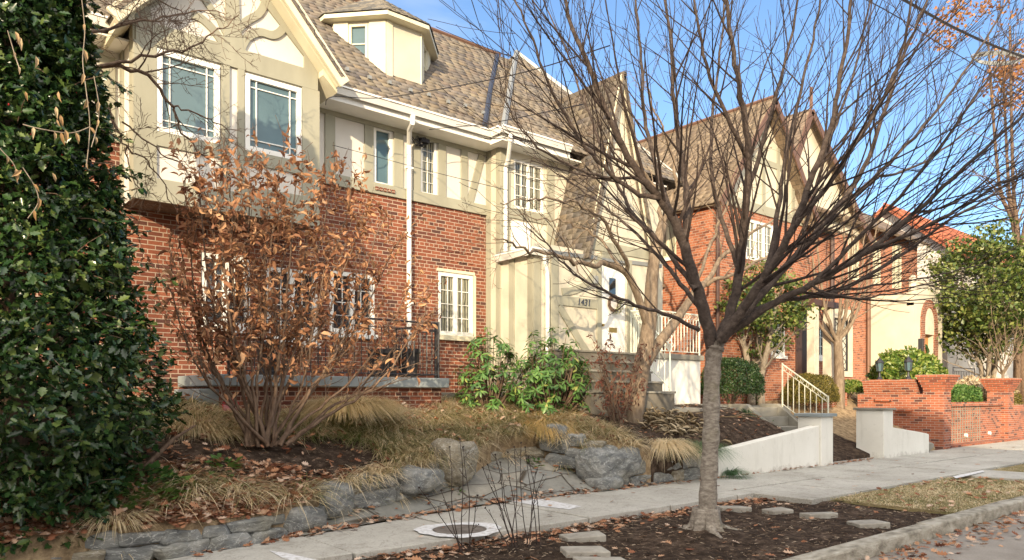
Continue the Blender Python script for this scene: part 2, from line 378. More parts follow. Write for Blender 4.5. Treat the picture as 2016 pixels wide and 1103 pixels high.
x=M('curtained_glass',.05,.8); w_=x.n('ShaderNodeTexWave',wave_type='BANDS',bands_direction='X'); w_.inputs['Scale'].default_value=5; w_.inputs['Distortion'].default_value=2; x.l(x.co('Object'),w_.inputs['Vector'])
x.col(x.ramp(w_.outputs['Fac'],[(.2,(.04,.045,.04)),(.6,(.20,.20,.15)),(.9,(.30,.29,.22))])); m_curtain=x.m
# painted masonry of the low walls: white with run-off streaks and a grubby foot
x=M('stained_white_masonry',.85,.2); co=x.co('Object'); st=x.co('Object',(3.2,3.2,.6)); f=x.ramp(x.noise(co,1.1,6),[(.3,(.66,.64,.58)),(.7,(.76,.745,.69))])
f=x.mix(x.ramp(x.noise(st,1.3,6,.7),[(.55,0),(.78,.4)]),f,(.38,.36,.30)); f=x.mix(x.ramp(x.noise(co,6,5,.7),[(.6,0),(.8,.35)]),f,(.25,.24,.2)); sz_=x.n('ShaderNodeSeparateXYZ'); x.l(co,sz_.inputs[0]); ma=x.n('ShaderNodeMath',operation='MULTIPLY_ADD'); ma.inputs[1].default_value=-1.6; x.l(sz_.outputs[2],ma.inputs[0]); x.l(x.noise(co,5,7,.7),ma.inputs[2]); f=x.mix(x.ramp(ma.outputs[0],[(.38,0),(.62,.6)]),f,(.27,.245,.20)); x.col(f); x.bump(x.noise(co,14,6),.35,.01); m_white_wall=x.m
# sidewalk slabs
x=M('sidewalk_concrete',.9,.2); co=x.co('Object'); c=x.ramp(x.noise(co,.9,7,.6),[(.3,(.33,.315,.28)),(.5,(.41,.395,.355)),(.7,(.47,.455,.415))])
c=x.mix(.5,c,x.ramp(x.noise(co,45,5,.7),[(.35,(.7,.69,.67)),(.65,(1.25,1.25,1.25))]),'MULTIPLY')
c=x.mix(x.ramp(x.noise(co,3.1,6,.7),[(.52,0),(.74,.6)]),c,(.20,.18,.15)); c=x.mix(x.ramp(x.noise(co,1.7,9,.62,2.0),[(.488,0),(.5,.55),(.512,0)]),c,(.15,.135,.11)); x.col(c); x.bump(x.noise(co,70,5,.7),.35,.004); m_walk=x.m
m_kerb=m_var('kerb_concrete',[(.3,(.14,.125,.10)),(.48,(.30,.275,.225)),(.7,(.44,.415,.36))],5.0,.92,.8,28,.016,stretch=(1,2,2))
x=M('road_asphalt',.9,.2); co=x.co('Object'); c=x.ramp(x.noise(co,1.2,7,.65),[(.3,(.20,.175,.15)),(.6,(.31,.28,.245)),(.8,(.37,.34,.30))]); c=x.mix(.5,c,x.ramp(x.noise(co,60,4,.7),[(.3,(.6,.6,.6)),(.7,(1.35,1.35,1.35))]),'MULTIPLY'); x.col(c); x.bump(x.noise(co,80,4),.5,.006); m_road=x.m
def m_soil(name,a,b,c3,sc=7):
    x=M(name,.95,.1); co=x.co('Object'); f=x.noise(co,sc,9,.7); c=x.ramp(f,[(.34,a),(.5,b),(.62,c3)])
    c=x.mix(x.ramp(x.noise(co,1.0,4),[(.45,0),(.65,.55)]),c,[k*.6 for k in b]); c=x.mix(x.ramp(x.noise(x.co('Object',(90,14,30),(0,0,.6)),1,3),[(.68,0),(.72,.8)]),c,(.30,.23,.16)); x.col(c); x.bump(x.noise(co,22,9,.75),1.0,.05); return x.m
m_mulch=m_soil('dark_mulch',(.025,.017,.012),(.065,.045,.033),(.14,.10,.075))
x=M('yard_ground',.95,.1); co=x.co('Object'); f=x.noise(co,9,9,.7); c=x.ramp(f,[(.3,(.13,.09,.055)),(.5,(.31,.225,.135)),(.65,(.48,.36,.22))]); x.col(c); x.bump(x.noise(co,22,9,.75),1.0,.05); m_yard=x.m
x=M('lawn_ground',.95,.1); co=x.co('Object'); f=x.noise(co,3,9,.75); c=x.ramp(f,[(.35,(.13,.13,.05)),(.5,(.28,.22,.11)),(.65,(.38,.31,.18))]); x.col(c); x.bump(x.noise(co,40,9,.75),1.0,.04); m_lawn=x.m
# irregular flagstones
x=M('flagstone',.8,.25); co=x.co('Object',(1.25,2.4,1),(0,0,.25)); v=x.n('ShaderNodeTexVoronoi',feature='DISTANCE_TO_EDGE'); v.inputs['Scale'].default_value=1; v2=x.n('ShaderNodeTexVoronoi'); v2.inputs['Scale'].default_value=1
for q in (v,v2): x.l(co,q.inputs['Vector']); q.inputs['Randomness'].default_value=.85
sep=x.n('ShaderNodeSeparateColor'); x.l(v2.outputs['Color'],sep.inputs[0]); c=x.ramp(sep.outputs[0],[(0,(.20,.20,.185)),(.4,(.255,.245,.22)),(.7,(.28,.26,.22)),(1,(.22,.225,.22))])
oc=x.co('Object'); c=x.mix(.6,c,x.ramp(x.noise(oc,5,8,.65),[(.3,(.6,.6,.58)),(.7,(1.3,1.28,1.22))]),'MULTIPLY'); j=x.ramp(v.outputs['Distance'],[(.006,1),(.022,0)]); c=x.mix(j,c,(.07,.055,.04)); x.col(c)
h=x.n('ShaderNodeMath',operation='MULTIPLY_ADD'); x.l(j,h.inputs[0]); h.inputs[1].default_value=-1.2; x.l(x.noise(oc,12,8,.65),h.inputs[2]); x.bump(h.outputs[0],.7,.02); m_flag=x.m
def m_rock(name,a,b,c3,vein=True):
    x=M(name,.85,.25); co=x.co('Object',(1,1,2.2),(.3,.2,0)); c=x.ramp(x.noise(co,3.5,9,.68),[(.3,a),(.5,b),(.7,c3)])
    if vein: c=x.mix(x.ramp(x.noise(co,2.2,9,.6,2.5),[(.485,0),(.5,.7),(.515,0)]),c,(.55,.55,.52))
    c=x.mix(x.ramp(x.noise(co,1.3,6),[(.52,0),(.68,.5)]),c,(.22,.20,.14)); x.col(c); x.bump(x.noise(co,9,10,.7),.9,.04); return x.m
m_stone=m_rock('grey_fieldstone',(.085,.088,.088),(.18,.185,.18),(.33,.325,.30))
m_stone_tan=m_rock('tan_fieldstone',(.13,.11,.08),(.24,.21,.155),(.38,.345,.275))
m_paver=m_var('worn_paver',[(.3,(.22,.20,.17)),(.6,(.33,.31,.27)),(.8,(.40,.38,.34))],6,.9,.5,30,.01)
def m_bark(name,a,b,c3,sc=14,st=(1,1,.35),band=False):
    x=M(name,.85,.25); co=x.co('Object',st); c=x.ramp(x.noise(co,sc,7,.65),[(.3,a),(.5,b),(.72,c3)])
    if band:
        l=x.noise(x.co('Object',(6,6,55)),1,4,.6); c=x.mix(x.ramp(l,[(.58,0),(.72,.45)]),c,(.34,.31,.26)); c=x.mix(x.ramp(x.noise(x.co('Object'),2.2,4),[(.56,0),(.75,.5)]),c,(.16,.16,.06))
    
    if band:
        hz=x.n('ShaderNodeSeparateXYZ'); x.l(x.co('Object'),hz.inputs[0]); wv=x.n('ShaderNodeMath',operation='MULTIPLY_ADD'); wv.inputs[1].default_value=.5; x.l(x.noise(x.co('Object'),5,5),wv.inputs[0]); x.l(hz.outputs[2],wv.inputs[2]); c=x.mix(x.ramp(wv.outputs[0],[(.0,0),(1,1)]) if False else x.ramp(x.mixmap(wv.outputs[0],1.75,2.75),[(0,0),(1,.85)]),c,(.085,.064,.052))
    x.col(c); x.bump(x.noise(co,sc*1.5,7,.7),.9,.025); return x.m
m_bark_trunk=m_bark('street_tree_bark',(.12,.10,.082),(.25,.215,.178),(.40,.365,.31),16,(1,1,2.2),True)
m_bark_dark=m_bark('dark_branch_bark',(.016,.011,.010),(.040,.028,.024),(.08,.058,.048),18)
m_bark_limb=m_bark('limb_bark',(.032,.024,.02),(.068,.05,.042),(.125,.097,.08),15,(1,1,1.2),False)
m_olive=m_leaf('olive_leaf',[(.025,.05,.01),(.06,.10,.018),(.13,.17,.035),(.27,.28,.085)],.4,.4,.25)
m_bark_tan=m_bark('tan_bark',(.12,.085,.06),(.20,.15,.105),(.30,.235,.17),16)
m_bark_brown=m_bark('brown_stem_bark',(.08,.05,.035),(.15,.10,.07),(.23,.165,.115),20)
m_bark_grey=m_bark('grey_bark',(.16,.13,.10),(.26,.215,.165),(.36,.31,.25),14)
m_holly=m_leaf('holly_leaf',[(.010,.028,.009),(.018,.046,.013),(.032,.07,.018),(.11,.15,.04)],.27,.5,.1)
m_rhodo=m_leaf('rhododendron_leaf',[(.04,.10,.025),(.08,.18,.04),(.14,.25,.06),(.34,.33,.09)],.38,.45,.2,[0,.4,.9,1])
m_brownleaf=m_leaf('dead_brown_leaf',[(.16,.07,.042),(.32,.155,.085),(.45,.235,.125),(.60,.37,.21)],.75,.2,.3)
m_darkleaf=m_leaf('withered_red_brown_leaf',[(.07,.025,.02),(.14,.05,.035),(.22,.09,.055)],.7,.2,.2)
m_litter=m_leaf('fallen_leaf',[(.16,.06,.035),(.28,.12,.065),(.38,.20,.11),(.47,.31,.21),(.55,.42,.33)],.8,.15,.1)
m_oakleaf=m_leaf('rusty_oak_leaf',[(.25,.10,.04),(.42,.20,.08),(.55,.31,.14)],.7,.2,.35)
m_box=m_leaf('boxwood_leaf',[(.015,.04,.01),(.03,.07,.018),(.07,.11,.03)],.4,.4,.15)
m_box_gold=m_leaf('bronzed_boxwood_leaf',[(.06,.06,.012),(.14,.12,.025),(.26,.20,.05)],.5,.3,.2)
m_lime=m_leaf('bright_green_leaf',[(.04,.09,.012),(.09,.17,.025),(.20,.27,.05),(.34,.36,.10)],.35,.5,.3)
m_sedge=m_leaf('sedge_blade',[(.16,.19,.06),(.46,.37,.19),(.72,.58,.36),(.85,.73,.52)],.6,.25,.45,[0,.3,.6,1])
m_gold=m_leaf('golden_grass_blade',[(.45,.29,.10),(.62,.42,.16),(.70,.53,.26)],.6,.25,.3)
m_lirio=m_leaf('dark_green_blade',[(.03,.08,.035),(.06,.13,.05),(.11,.20,.07)],.4,.4,.15)
m_green=m_leaf('ground_plant_leaf',[(.03,.08,.015),(.07,.15,.03),(.14,.22,.05)],.5,.3,.2)
m_straw=m_leaf('straw_debris',[(.25,.18,.10),(.38,.30,.19),(.50,.42,.30)],.8,.15,.1)
m_berry=m_plain('red_berry',(.30,.01,.01),.3,.5)
m_chalk=m_var('chalk_marks',[(.36,(.40,.385,.36)),(.47,(.58,.58,.585)),(.7,(.68,.68,.70))],16,.95,.3,60,.004)
m_manhole=m_var('rusty_iron_cover',[(.3,(.09,.075,.065)),(.7,(.19,.165,.145))],9,.8,.5,40,.01)
m_terra=m_plain('terracotta',(.40,.14,.07),.8)
m_pot=m_plain('dark_plastic_pot',(.03,.028,.03),.5)
m_wood=m_var('golden_oak_door',[(.3,(.32,.15,.05)),(.7,(.46,.24,.09))],6,.5,.1,20,.004,.4,(4,4,.3))
m_red=m_plain('red_sign_paint',(.50,.03,.05),.5); m_pink=m_plain('faded_red_sign',(.60,.25,.27),.5)
m_ribbon=m_plain('red_ribbon',(.55,.01,.015),.6); m_brass=m_plain('brass',(.40,.28,.10),.35,.5,.8)
m_lead=m_plain('leaded_window',(.55,.54,.46),.5); m_lime_stone=m_var('limestone_surround',[(.3,(.48,.43,.34)),(.7,(.60,.55,.45))],4,.85,.3,20,.008)
# ---------------------------------------------------------------- sky, sun, camera
SUN_AZ=R(231.5); SUN_EL=R(15.5)
w=bpy.data.worlds.new("World"); S.world=w; w.use_nodes=True; nt=w.node_tree; bg=nt.nodes['Background']
sky=nt.nodes.new('ShaderNodeTexSky'); sky.sky_type='NISHITA'; sky.sun_disc=False; sky.sun_elevation=SUN_EL; sky.sun_rotation=SUN_AZ
sky.air_density=.9; sky.dust_density=.3; sky.ozone_density=3.0
tc=nt.nodes.new('ShaderNodeTexCoord'); mp=nt.nodes.new('ShaderNodeMapping'); mp.inputs['Scale'].default_value=(1.2,1.2,5); mp.inputs['Rotation'].default_value=(.2,.1,.5); nz=nt.nodes.new('ShaderNodeTexNoise'); nz.inputs['Scale'].default_value=1.6; nz.inputs['Detail'].default_value=7; nz.inputs['Distortion'].default_value=.6
rp=nt.nodes.new('ShaderNodeValToRGB'); rp.color_ramp.elements[0].position=.52; rp.color_ramp.elements[1].position=.8; rp.color_ramp.elements[1].color=(.45,.45,.45,1)
mx=nt.nodes.new('ShaderNodeMix'); mx.data_type='RGBA'; mx.inputs[7].default_value=(5.0,5.1,5.3,1)
for a,b in ((tc.outputs['Generated'],mp.inputs[0]),(mp.outputs[0],nz.inputs['Vector']),(nz.outputs['Fac'],rp.inputs[0]),(rp.outputs[0],mx.inputs[0]),(sky.outputs[0],mx.inputs[6])): nt.links.new(a,b)
# bright broken cloud around the sun, added behind the camera as ambient fill
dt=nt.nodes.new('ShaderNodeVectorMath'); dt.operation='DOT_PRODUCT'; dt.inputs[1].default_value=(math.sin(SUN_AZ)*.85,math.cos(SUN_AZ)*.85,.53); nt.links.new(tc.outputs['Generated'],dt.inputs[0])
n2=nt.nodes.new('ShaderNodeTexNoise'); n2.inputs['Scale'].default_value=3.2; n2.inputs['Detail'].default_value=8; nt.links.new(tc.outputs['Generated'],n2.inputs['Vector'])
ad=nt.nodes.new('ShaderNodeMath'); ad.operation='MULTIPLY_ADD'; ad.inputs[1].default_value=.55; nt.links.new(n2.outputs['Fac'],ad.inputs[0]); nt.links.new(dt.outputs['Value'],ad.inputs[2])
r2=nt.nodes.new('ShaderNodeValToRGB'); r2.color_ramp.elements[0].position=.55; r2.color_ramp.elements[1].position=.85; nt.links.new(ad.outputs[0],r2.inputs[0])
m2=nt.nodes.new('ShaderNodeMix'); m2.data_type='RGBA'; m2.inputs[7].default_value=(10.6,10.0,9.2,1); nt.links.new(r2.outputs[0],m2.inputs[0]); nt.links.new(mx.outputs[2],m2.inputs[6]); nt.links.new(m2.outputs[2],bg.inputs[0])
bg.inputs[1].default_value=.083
sl=bpy.data.lights.new('sun','SUN'); sl.energy=2.4; sl.angle=R(.5); sl.color=(1,.805,.54); so=bpy.data.objects.new('sun',sl); COL.objects.link(so)
sd=Vector((math.sin(SUN_AZ)*math.cos(SUN_EL),math.cos(SUN_AZ)*math.cos(SUN_EL),math.sin(SUN_EL))); so.rotation_euler=sd.to_track_quat('Z','Y').to_euler()
cam=bpy.data.cameras.new('camera'); co_=bpy.data.objects.new('camera',cam); COL.objects.link(co_); S.camera=co_
co_.location=(0,0,ZE); co_.rotation_euler=(R(90),0,R(-40)); cam.sensor_width=36; cam.lens=36*FOC/2016; cam.shift_y=(HY-551.5)/2016; cam.clip_end=2000; cam.clip_start=.05
vs=S.view_settings; vs.view_transform='Standard'; vs.look='None'; vs.exposure=1.74; vs.gamma=1; vs.use_curve_mapping=False
S.cycles.max_bounces=6; S.cycles.transparent_max_bounces=8
# ---------------------------------------------------------------- terrain
EX=[-6,1.6,2.1,3.35,3.9,4.8,6.48,7.4,8.15,8.4,9.5,11,14.2,14.6,15.6,21.7,22.0,60]
EE=[7.3,7.3,7.1,7.5,8.04,8.17,8.61,9.12,9.05,8.3,7.88,7.98,7.98,7.98,8.02,8.02,8.42,8.42]
EW=[.45,.42,.42,.45,.5,.6,.78,1.0,1.0,.75,.75,.5,.8,.25,.2,.25,.25,.3]
HX=[-6,4,8,9.5,12,15.2,15.6,17,22,60]; HZ=[1.6,1.62,1.62,1.5,1.45,1.42,1.35,1.5,1.8,1.9]
PX=[-6,8,10,12,14.2,14.6,15.6,60]; PP=[1.7,1.8,2.8,4.2,3.8,1.3,1.3,1.6]
YH=11.9
def patio(X,Y): return .154+.38*max(0,Y-7.8)
def edge(X): return float(np.interp(X,EX,EE))
def gz(X,Y):
    e=edge(X)
    if Y<e: return patio(X,Y) if 3<X<9.6 else .15
    w=float(np.interp(X,EX,EW)); zh=float(np.interp(X,HX,HZ)); p=float(np.interp(X,PX,PP))
    t=min(1,(Y-e)/(YH-e)); return w+(zh-w)*(1-(1-t)**p)
def gzn(X,Y): return gz(X,Y)+.05*(noise.noise((X*1.3,Y*1.3,0)))+.02*noise.noise((X*5,Y*5,1))
nx=240; gxs=np.concatenate([np.linspace(-6,15.4,nx),np.linspace(15.6,60,90)]); T=np.concatenate([[-.06,0],np.linspace(.015,1,44)])
V=[]
for k,t in enumerate(T):
    for x in gxs:
        e=edge(x); 
        if k==0: V.append((x,e-.01,.0))
        else:
            y=e+t*(13.4-e); V.append((x,y,gzn(x,y)))
n=len(gxs); i=np.arange((n-1)*(len(T)-1)); r,c=i//(n-1),i%(n-1); a=r*n+c
yard=np_mesh('yard_ground',np.array(V),np.stack([a,a+1,a+n+1,a+n],1).ravel(),np.arange(len(i))*4,np.full(len(i),4),m_yard,smooth=True); yard['kind']='structure'
yard.data.materials.append(m_mulch)
pc=np.empty(len(i)*3,np.float32); yard.data.polygons.foreach_get('center',pc); pc=pc.reshape(-1,3)
mi=[]
for x,y,z in pc:
    wob=.35*noise.noise((x*2,y*2,3)); b=((x-3.1)/1.9)**2+((y-8.75)/.75)**2<1+wob; b|=(x>9.5+wob and y<10.3 and x<17.9); mi.append(1 if b else 0)
yard.data.polygons.foreach_set('material_index',mi)
g=MB(); g.quad((-400,-400,-.03),(400,-400,-.03),(400,400,-.03),(-400,400,-.03)); g.build('ground',m_lawn)['kind']='structure'
g=MB(); g.quad((-120,-6,0),(160,-6,0),(160,3.36,0),(-120,3.36,0)); g.build('road',m_road)['kind']='structure'
# kerb in cast lengths with open joints
g=MB(); rng=random.Random(3); x=-12
while x<60:
    l=3.0; d=rng.uniform(-.006,.006); g.box(x+.006,x+l-.006,3.36+d,3.56+d,-.02,.15+d); x+=l
g.build('kerb',m_kerb,bevel=.025)['kind']='structure'
g=MB(); g.box(-40,90,-6.2,-6,-.02,.15); g.build('kerb_across_street',m_kerb,bevel=.02)['kind']='structure'
# soil bed round the street tree
def bedz(x,y): return .075+.03*noise.noise((x*1.5,y*1.5,5))+.018*noise.noise((x*6,y*6,2))+.10*math.exp(-((x-6.8)**2+(y-4.86)**2)/.25)
o=sheet('tree_bed_soil',np.linspace(-6,11.4,215),np.linspace(3.56,6.22,50),bedz,m_mulch)
o=sheet('verge_lawn',np.linspace(10.35,15.2,50),np.linspace(3.56,5.27,30),lambda x,y:.085+.03*min(1,(x-10.35)*1.5)+.02*noise.noise((x*2,y*2,0)),m_lawn)
o=sheet('verge_lawn',np.linspace(16.6,60,50),np.linspace(3.56,5.27,30),lambda x,y:.12+.02*noise.noise((x*2,y*2,0)),m_lawn)
# sidewalk slabs
g=MB(); rng=random.Random(5)
def walk_y(x): return 7.0 if x<2 else min(7.82,7.05+.85*min(1,(x-2)/4.2))
x=-6.0; K=[]
while x<9.9-.1:
    x2=min(x+1.55,9.93); d=rng.uniform(-.006,.006); yb=6.2
    a,b=walk_y(x),walk_y(x2); P=[(x+.016,yb),(x2-.016,yb),(x2-.016,b),(x+.016,a)]
    g.add([(p[0],p[1],-.02) for p in P]+[(p[0],p[1],.15+d) for p in P],[(4,5,6,7),(0,1,5,4),(1,2,6,5),(2,3,7,6),(3,0,4,7)]); x=x2
x=9.93
while x<60:
    for ya,yb in ((5.28,6.62),(6.62,8.03)):
        d=rng.uniform(-.005,.005); g.box(x+.022,x+1.5-.022,ya+.022,yb-.022,-.02,.15+d)
    x+=1.5
g.box(15.2,16.6,3.57,5.27,-.02,.146)
g.build('sidewalk',m_walk,bevel=.008)['kind']='structure'
# flagstone apron between pavement and the stone walls
PT=[(2.05,7.06),(2.8,7.2),(3.4,7.33),(4.5,7.58),(6.2,7.84),(8,7.84),(9.9,7.84)]
V=[];F=[]
xs=np.linspace(2.1,9.7,77)
for x in xs:
    y0=walk_y(x)+.004; y1=max(y0+.02,edge(x)+.05)
    for k in range(9):
        y=y0+(y1-y0)*k/8; V.append((x,y,patio(x,y)+.012*noise.noise((x*3,y*3,9))))
for i in range(len(xs)-1):
    for k in range(8): F.append((i*9+k,(i+1)*9+k,(i+1)*9+k+1,i*9+k+1))
g=MB(); g.add(V,F); g.build('flagstone_path',m_flag,smooth=True)['kind']='structure'
# ================================================================ TUDOR HOUSE
F1=FY(11.85)
def window(parent,F,a0,a1,z0,z1,glassm,fm,o=-.07,fw=.05,sash=1,cols=2,rows=4,mt=.016,prairie=False,label=None,diamond=False,name='window'):
    w=MB(); t=.06
    w.lbox(F,a0,a0+fw,o,o+t,z0,z1); w.lbox(F,a1-fw,a1,o,o+t,z0,z1); w.lbox(F,a0+fw,a1-fw,o,o+t,z0,z0+fw); w.lbox(F,a0+fw,a1-fw,o,o+t,z1-fw,z1)
    W_=(a1-a0-2*fw)/sash
    for s in range(sash):
        b0=a0+fw+s*W_; b1=b0+W_
        if s: w.lbox(F,b0-fw*.55,b0+fw*.55,o+.003,o+t+.004,z0+fw,z1-fw)
        zz0,zz1=z0+fw,z1-fw; 
        if prairie:
            k=.13*(b1-b0)+.01
            for a in (b0+k,b1-k): w.lbox(F,a-mt/2,a+mt/2,o+.01,o+.035,zz0,zz1)
            for z in (zz0+k,zz1-k): w.lbox(F,b0,b1,o+.012,o+.033,z-mt/2,z+mt/2)
        elif diamond:
            H=zz1-zz0
            for q in range(rows):
                for sg in (0,1):
                    za,zb=zz0+H*q/rows,zz0+H*(q+1)/rows
                    if sg: za,zb=zb,za
                    w.band(F,[(b0,za),(b1,zb)],mt,o+.012,o+.03)
        else:
            for q in range(1,cols): a=b0+(b1-b0)*q/cols; w.lbox(F,a-mt/2,a+mt/2,o+.01,o+.035,zz0,zz1)
            for q in range(1,rows): z=zz0+(zz1-zz0)*q/rows; w.lbox(F,b0,b1,o+.012,o+.033,z-mt/2,z+mt/2)
    wo=w.build(name,fm,parent,bevel=.004); 
    if label: wo['label']=label
    p=MB(); p.lbox(F,a0+fw*.6,a1-fw*.6,o-.02,o+.012,z0+fw*.6,z1-fw*.6); p.build('pane',glassm,wo)
    return wo
H1=thing('tudor_house','cream and sage half-timbered house over red brick with slate roof and six-sided dormer','house',(4,11.85,1.6))
G1=(8.09,8.94,2.78,4.0); GA=(3.7,4.46,2.68,3.82); GB=(4.72,5.62,2.5,3.72); GC=(5.84,6.72,2.7,3.78)
b=MB(); b.wall(F1,-6,9.27,.6,5.26,[G1,GA,GB,GC],.11)
b.quad((-6,11.85,.6),(-6,17,.6),(-6,17,6.5),(-6,11.85,6.5)); b.quad((-6,17,.6),(14.3,17,.6),(14.3,17,6.5),(-6,17,6.5)); b.quad((14.3,17,.6),(14.3,11.4,.6),(14.3,11.4,6.5),(14.3,17,6.5))
# protruding bricks over the small windows
rng=random.Random(4)
for k in range(5):
    a=8.16+k*.155+rng.uniform(-.02,.02); b.lbox(F1,a,a+.1,0,.022,4.42-.03*(k%2),4.47-.03*(k%2)); b.lbox(F1,a+.06,a+.15,0,.018,4.22,4.27)
for k in range(5):
    a=6.7+k*.085; b.lbox(F1,a,a+.06,.05,.07,5.30,5.36)
b.build('brick_wall',m_brick1,H1)
U1=(6.70,7.08,5.42,6.46); U2=(7.70,8.06,5.42,6.5)
b=MB(); b.wall(F1,-6,9.27,5.26,6.56,[U1,U2],.11); b.build('upper_wall',m_white_stuc,H1)
t=MB()
t.lbox(F1,-6,9.27,0,.045,5.24,5.44); t.lbox(F1,5.3,9.27,0,.035,6.44,6.56)
for a0,a1 in ((-.6,-.42),(.8,.98),(1.9,2.1),(2.3,2.5),(5.74,5.93),(6.5,6.68),(7.10,7.30),(7.52,7.68),(8.08,8.26),(8.62,8.78)):
    t.lbox(F1,a0,a1,0,.035,5.44,6.44)
t.band(F1,[(8.84,5.44),(9.14,6.44)],.15,0,.03); t.band(F1,[(1.2,5.44),(1.85,6.44)],.17,0,.03); t.band(F1,[(-.4,6.44),(.4,5.44)],.17,0,.03)
t.lbox(F1,6.68,7.10,0,.05,5.34,5.42)
t.build('half_timber',m_timber,H1,bevel=.006)
window(H1,F1,*G1,m_curtain,m_trim,sash=2,cols=2,rows=4,fw=.08)
b=MB(); b.lbox(F1,8.06,8.97,-.1,.05,2.68,2.78); b.lbox(F1,8.06,8.97,-.03,.015,4.0,4.06); b.lbox(F1,8.94,9.0,-.03,.012,2.78,4.0); b.build('window_surround',m_cream_trim,H1,bevel=.006)
for g in (GA,GB,GC):
    window(H1,F1,*g,m_glass_dk,m_trim,sash=2,cols=2,rows=4,fw=.08)
    b=MB(); b.lbox(F1,g[0]-.04,g[1]+.04,-.1,.05,g[2]-.08,g[2]); b.build('window_sill',m_trim,H1,bevel=.006)
window(H1,F1,*U1,m_glass,m_trim,sash=1,cols=1,rows=1,fw=.055); window(H1,F1,*U2,m_curtain,m_trim,sash=1,cols=2,rows=5,fw=.045,mt=.010)
# --- bay
BX0,BX1,BY=2.59,5.25,11.1; FB=FY(BY); APX=3.9; SLP=1.13
L1=(2.86,3.72,5.28,6.43); L2=(4.09,4.98,5.28,6.43)
b=MB(); b.wall(FB,BX0,BX1,4.34,6.55,[L1,L2],.1)
zt=8.32-abs(BX1-APX)*SLP
b.quad(FB(BX0,0,6.55),FB(BX1,0,6.55),FB(BX1,0,zt),FB(APX,0,8.32),FB(BX0,0,8.32-abs(BX0-APX)*SLP))
b.quad((BX0,BY,4.34),(BX0,13,4.34),(BX0,13,7),(BX0,BY,7)); b.quad((BX1,BY,4.34),(BX1,13,4.34),(BX1,13,7),(BX1,BY,7))
b.build('bay_wall',m_white_stuc,H1)
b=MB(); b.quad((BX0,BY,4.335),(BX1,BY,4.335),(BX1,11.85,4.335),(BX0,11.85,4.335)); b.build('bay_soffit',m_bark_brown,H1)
t=MB()
t.lbox(FB,BX0-.03,BX1+.03,0,.04,4.3,4.62); t.lbox(FB,BX0,BX1,0,.038,6.46,6.76)
t.lbox(FB,BX0-.03,BX0+.27,0,.036,4.62,6.46); t.lbox(FB,3.74,3.86,0,.036,4.62,6.46); t.lbox(FB,3.98,4.08,0,.036,4.62,6.46); t.lbox(FB,4.99,BX1+.03,0,.036,4.62,6.46)
for w in (L1,L2): t.lbox(FB,w[0],w[1],0,.034,5.08,5.28)
t.lbox(FB,4.08,4.99,0,.02,4.62,4.75)
for sg in (1,-1):
    xo=APX+sg*1.36; pts=[(xo,6.76),(xo,8.32-1.36*SLP-.02),(APX+sg*.0,8.30),(APX,8.0),(APX+sg*1.12,6.95),(APX+sg*1.12,6.76)]
    if sg<0: pts=pts[::-1]
    t.prism(FB,[(a,z) for a,z in pts],0,.036)
px=lambda L:[(lambda q:(q[0],q[2]))(W(x,y,Y=BY-.03)) for x,y in L]
t.band(FB,px([(459,104),(459,60),(458,20),(456,-40),(455,-90)]),[.34,.24,.2,.2,.2],0,.04)
for k,(L,ww) in enumerate((([(474,100),(479,86),(490,71),(512,63),(537,69),(553,61),(564,44)],.12),([(464,66),(472,54),(486,41),(508,28),(519,12),(522,-4),(520,-22)],.11),([(440,86),(428,68),(415,52),(397,36),(378,27)],.12),([(450,72),(440,54),(432,36),(416,16),(402,-6),(390,-30)],.10))):
    P=px(L); Q=[]
    for i in range(len(P)-1):
        p0,p1,p2,p3=P[max(i-1,0)],P[i],P[i+1],P[min(i+2,len(P)-1)]
        for s in range(5):
            u=s/5; Q.append(tuple(.5*((2*p1[j])+(-p0[j]+p2[j])*u+(2*p0[j]-5*p1[j]+4*p2[j]-p3[j])*u*u+(-p0[j]+3*p1[j]-3*p2[j]+p3[j])*u**3) for j in (0,1)))
    Q.append(P[-1]); t.band(FB,Q,ww,0,.034-.002*k)
FS=FX(BX0); t.lbox(FS,BY,11.3,0,.03,4.3,6.8); t.lbox(FS,11.7,11.84,0,.03,4.4,6.8); t.lbox(FS,11.3,11.7,0,.028,5.1,5.28)
t.build('bay_timber',m_timber,H1,bevel=.006)
for w in (L1,L2): window(H1,FB,*w,m_glass,m_trim,o=-.03,fw=.075,prairie=True,mt=.018)
# bay roof, bargeboards
b=MB()
for sg in (1,-1):
    e=APX+sg*1.62; b.slab([(e,10.72,8.5-1.62*SLP),(APX,10.72,8.5),(APX,13.6,8.5),(e,13.6,8.5-1.62*SLP)],.05)
bro=b.build('bay_roof',m_slate,H1)
for sg in (1,-1): e=APX+sg*1.62; slates('slates',m_slate_r,[(e,10.72,8.5-1.62*SLP),(APX,10.72,8.5),(APX,13.6,8.5),(e,13.6,8.5-1.62*SLP)],bro,seed=5+sg)
b=MB(); FG=FY(10.78)
for sg in (1,-1):
    L=[(APX+sg*1.66,8.43-1.66*SLP),(APX,8.43)]; b.band(FG,L,.2,0,.05); b.band(FY(10.84),[(APX+sg*1.60,8.34-1.6*SLP),(APX,8.34)],.07,-.24,.0)
b.build('bargeboard',m_cream_trim,H1,bevel=.006)
b=MB()
for sg in (1,-1):
    e=APX+sg*1.6; c=APX+sg*1.36; zc=8.3-1.36*SLP
    b.quad((e,10.86,8.40-1.6*SLP),(APX,10.86,8.40),(APX,11.1,8.40),(e,11.1,8.40-1.6*SLP))
    b.hexa([(c,10.9,zc-.1),(e,10.9,zc-.32),(e,12.6,zc-.32),(c,12.6,zc-.1),(c,10.9,zc-.0),(e,10.9,zc-.22),(e,12.6,zc-.22),(c,12.6,zc)])
b.build('eave_soffit',m_cream_trim,H1)
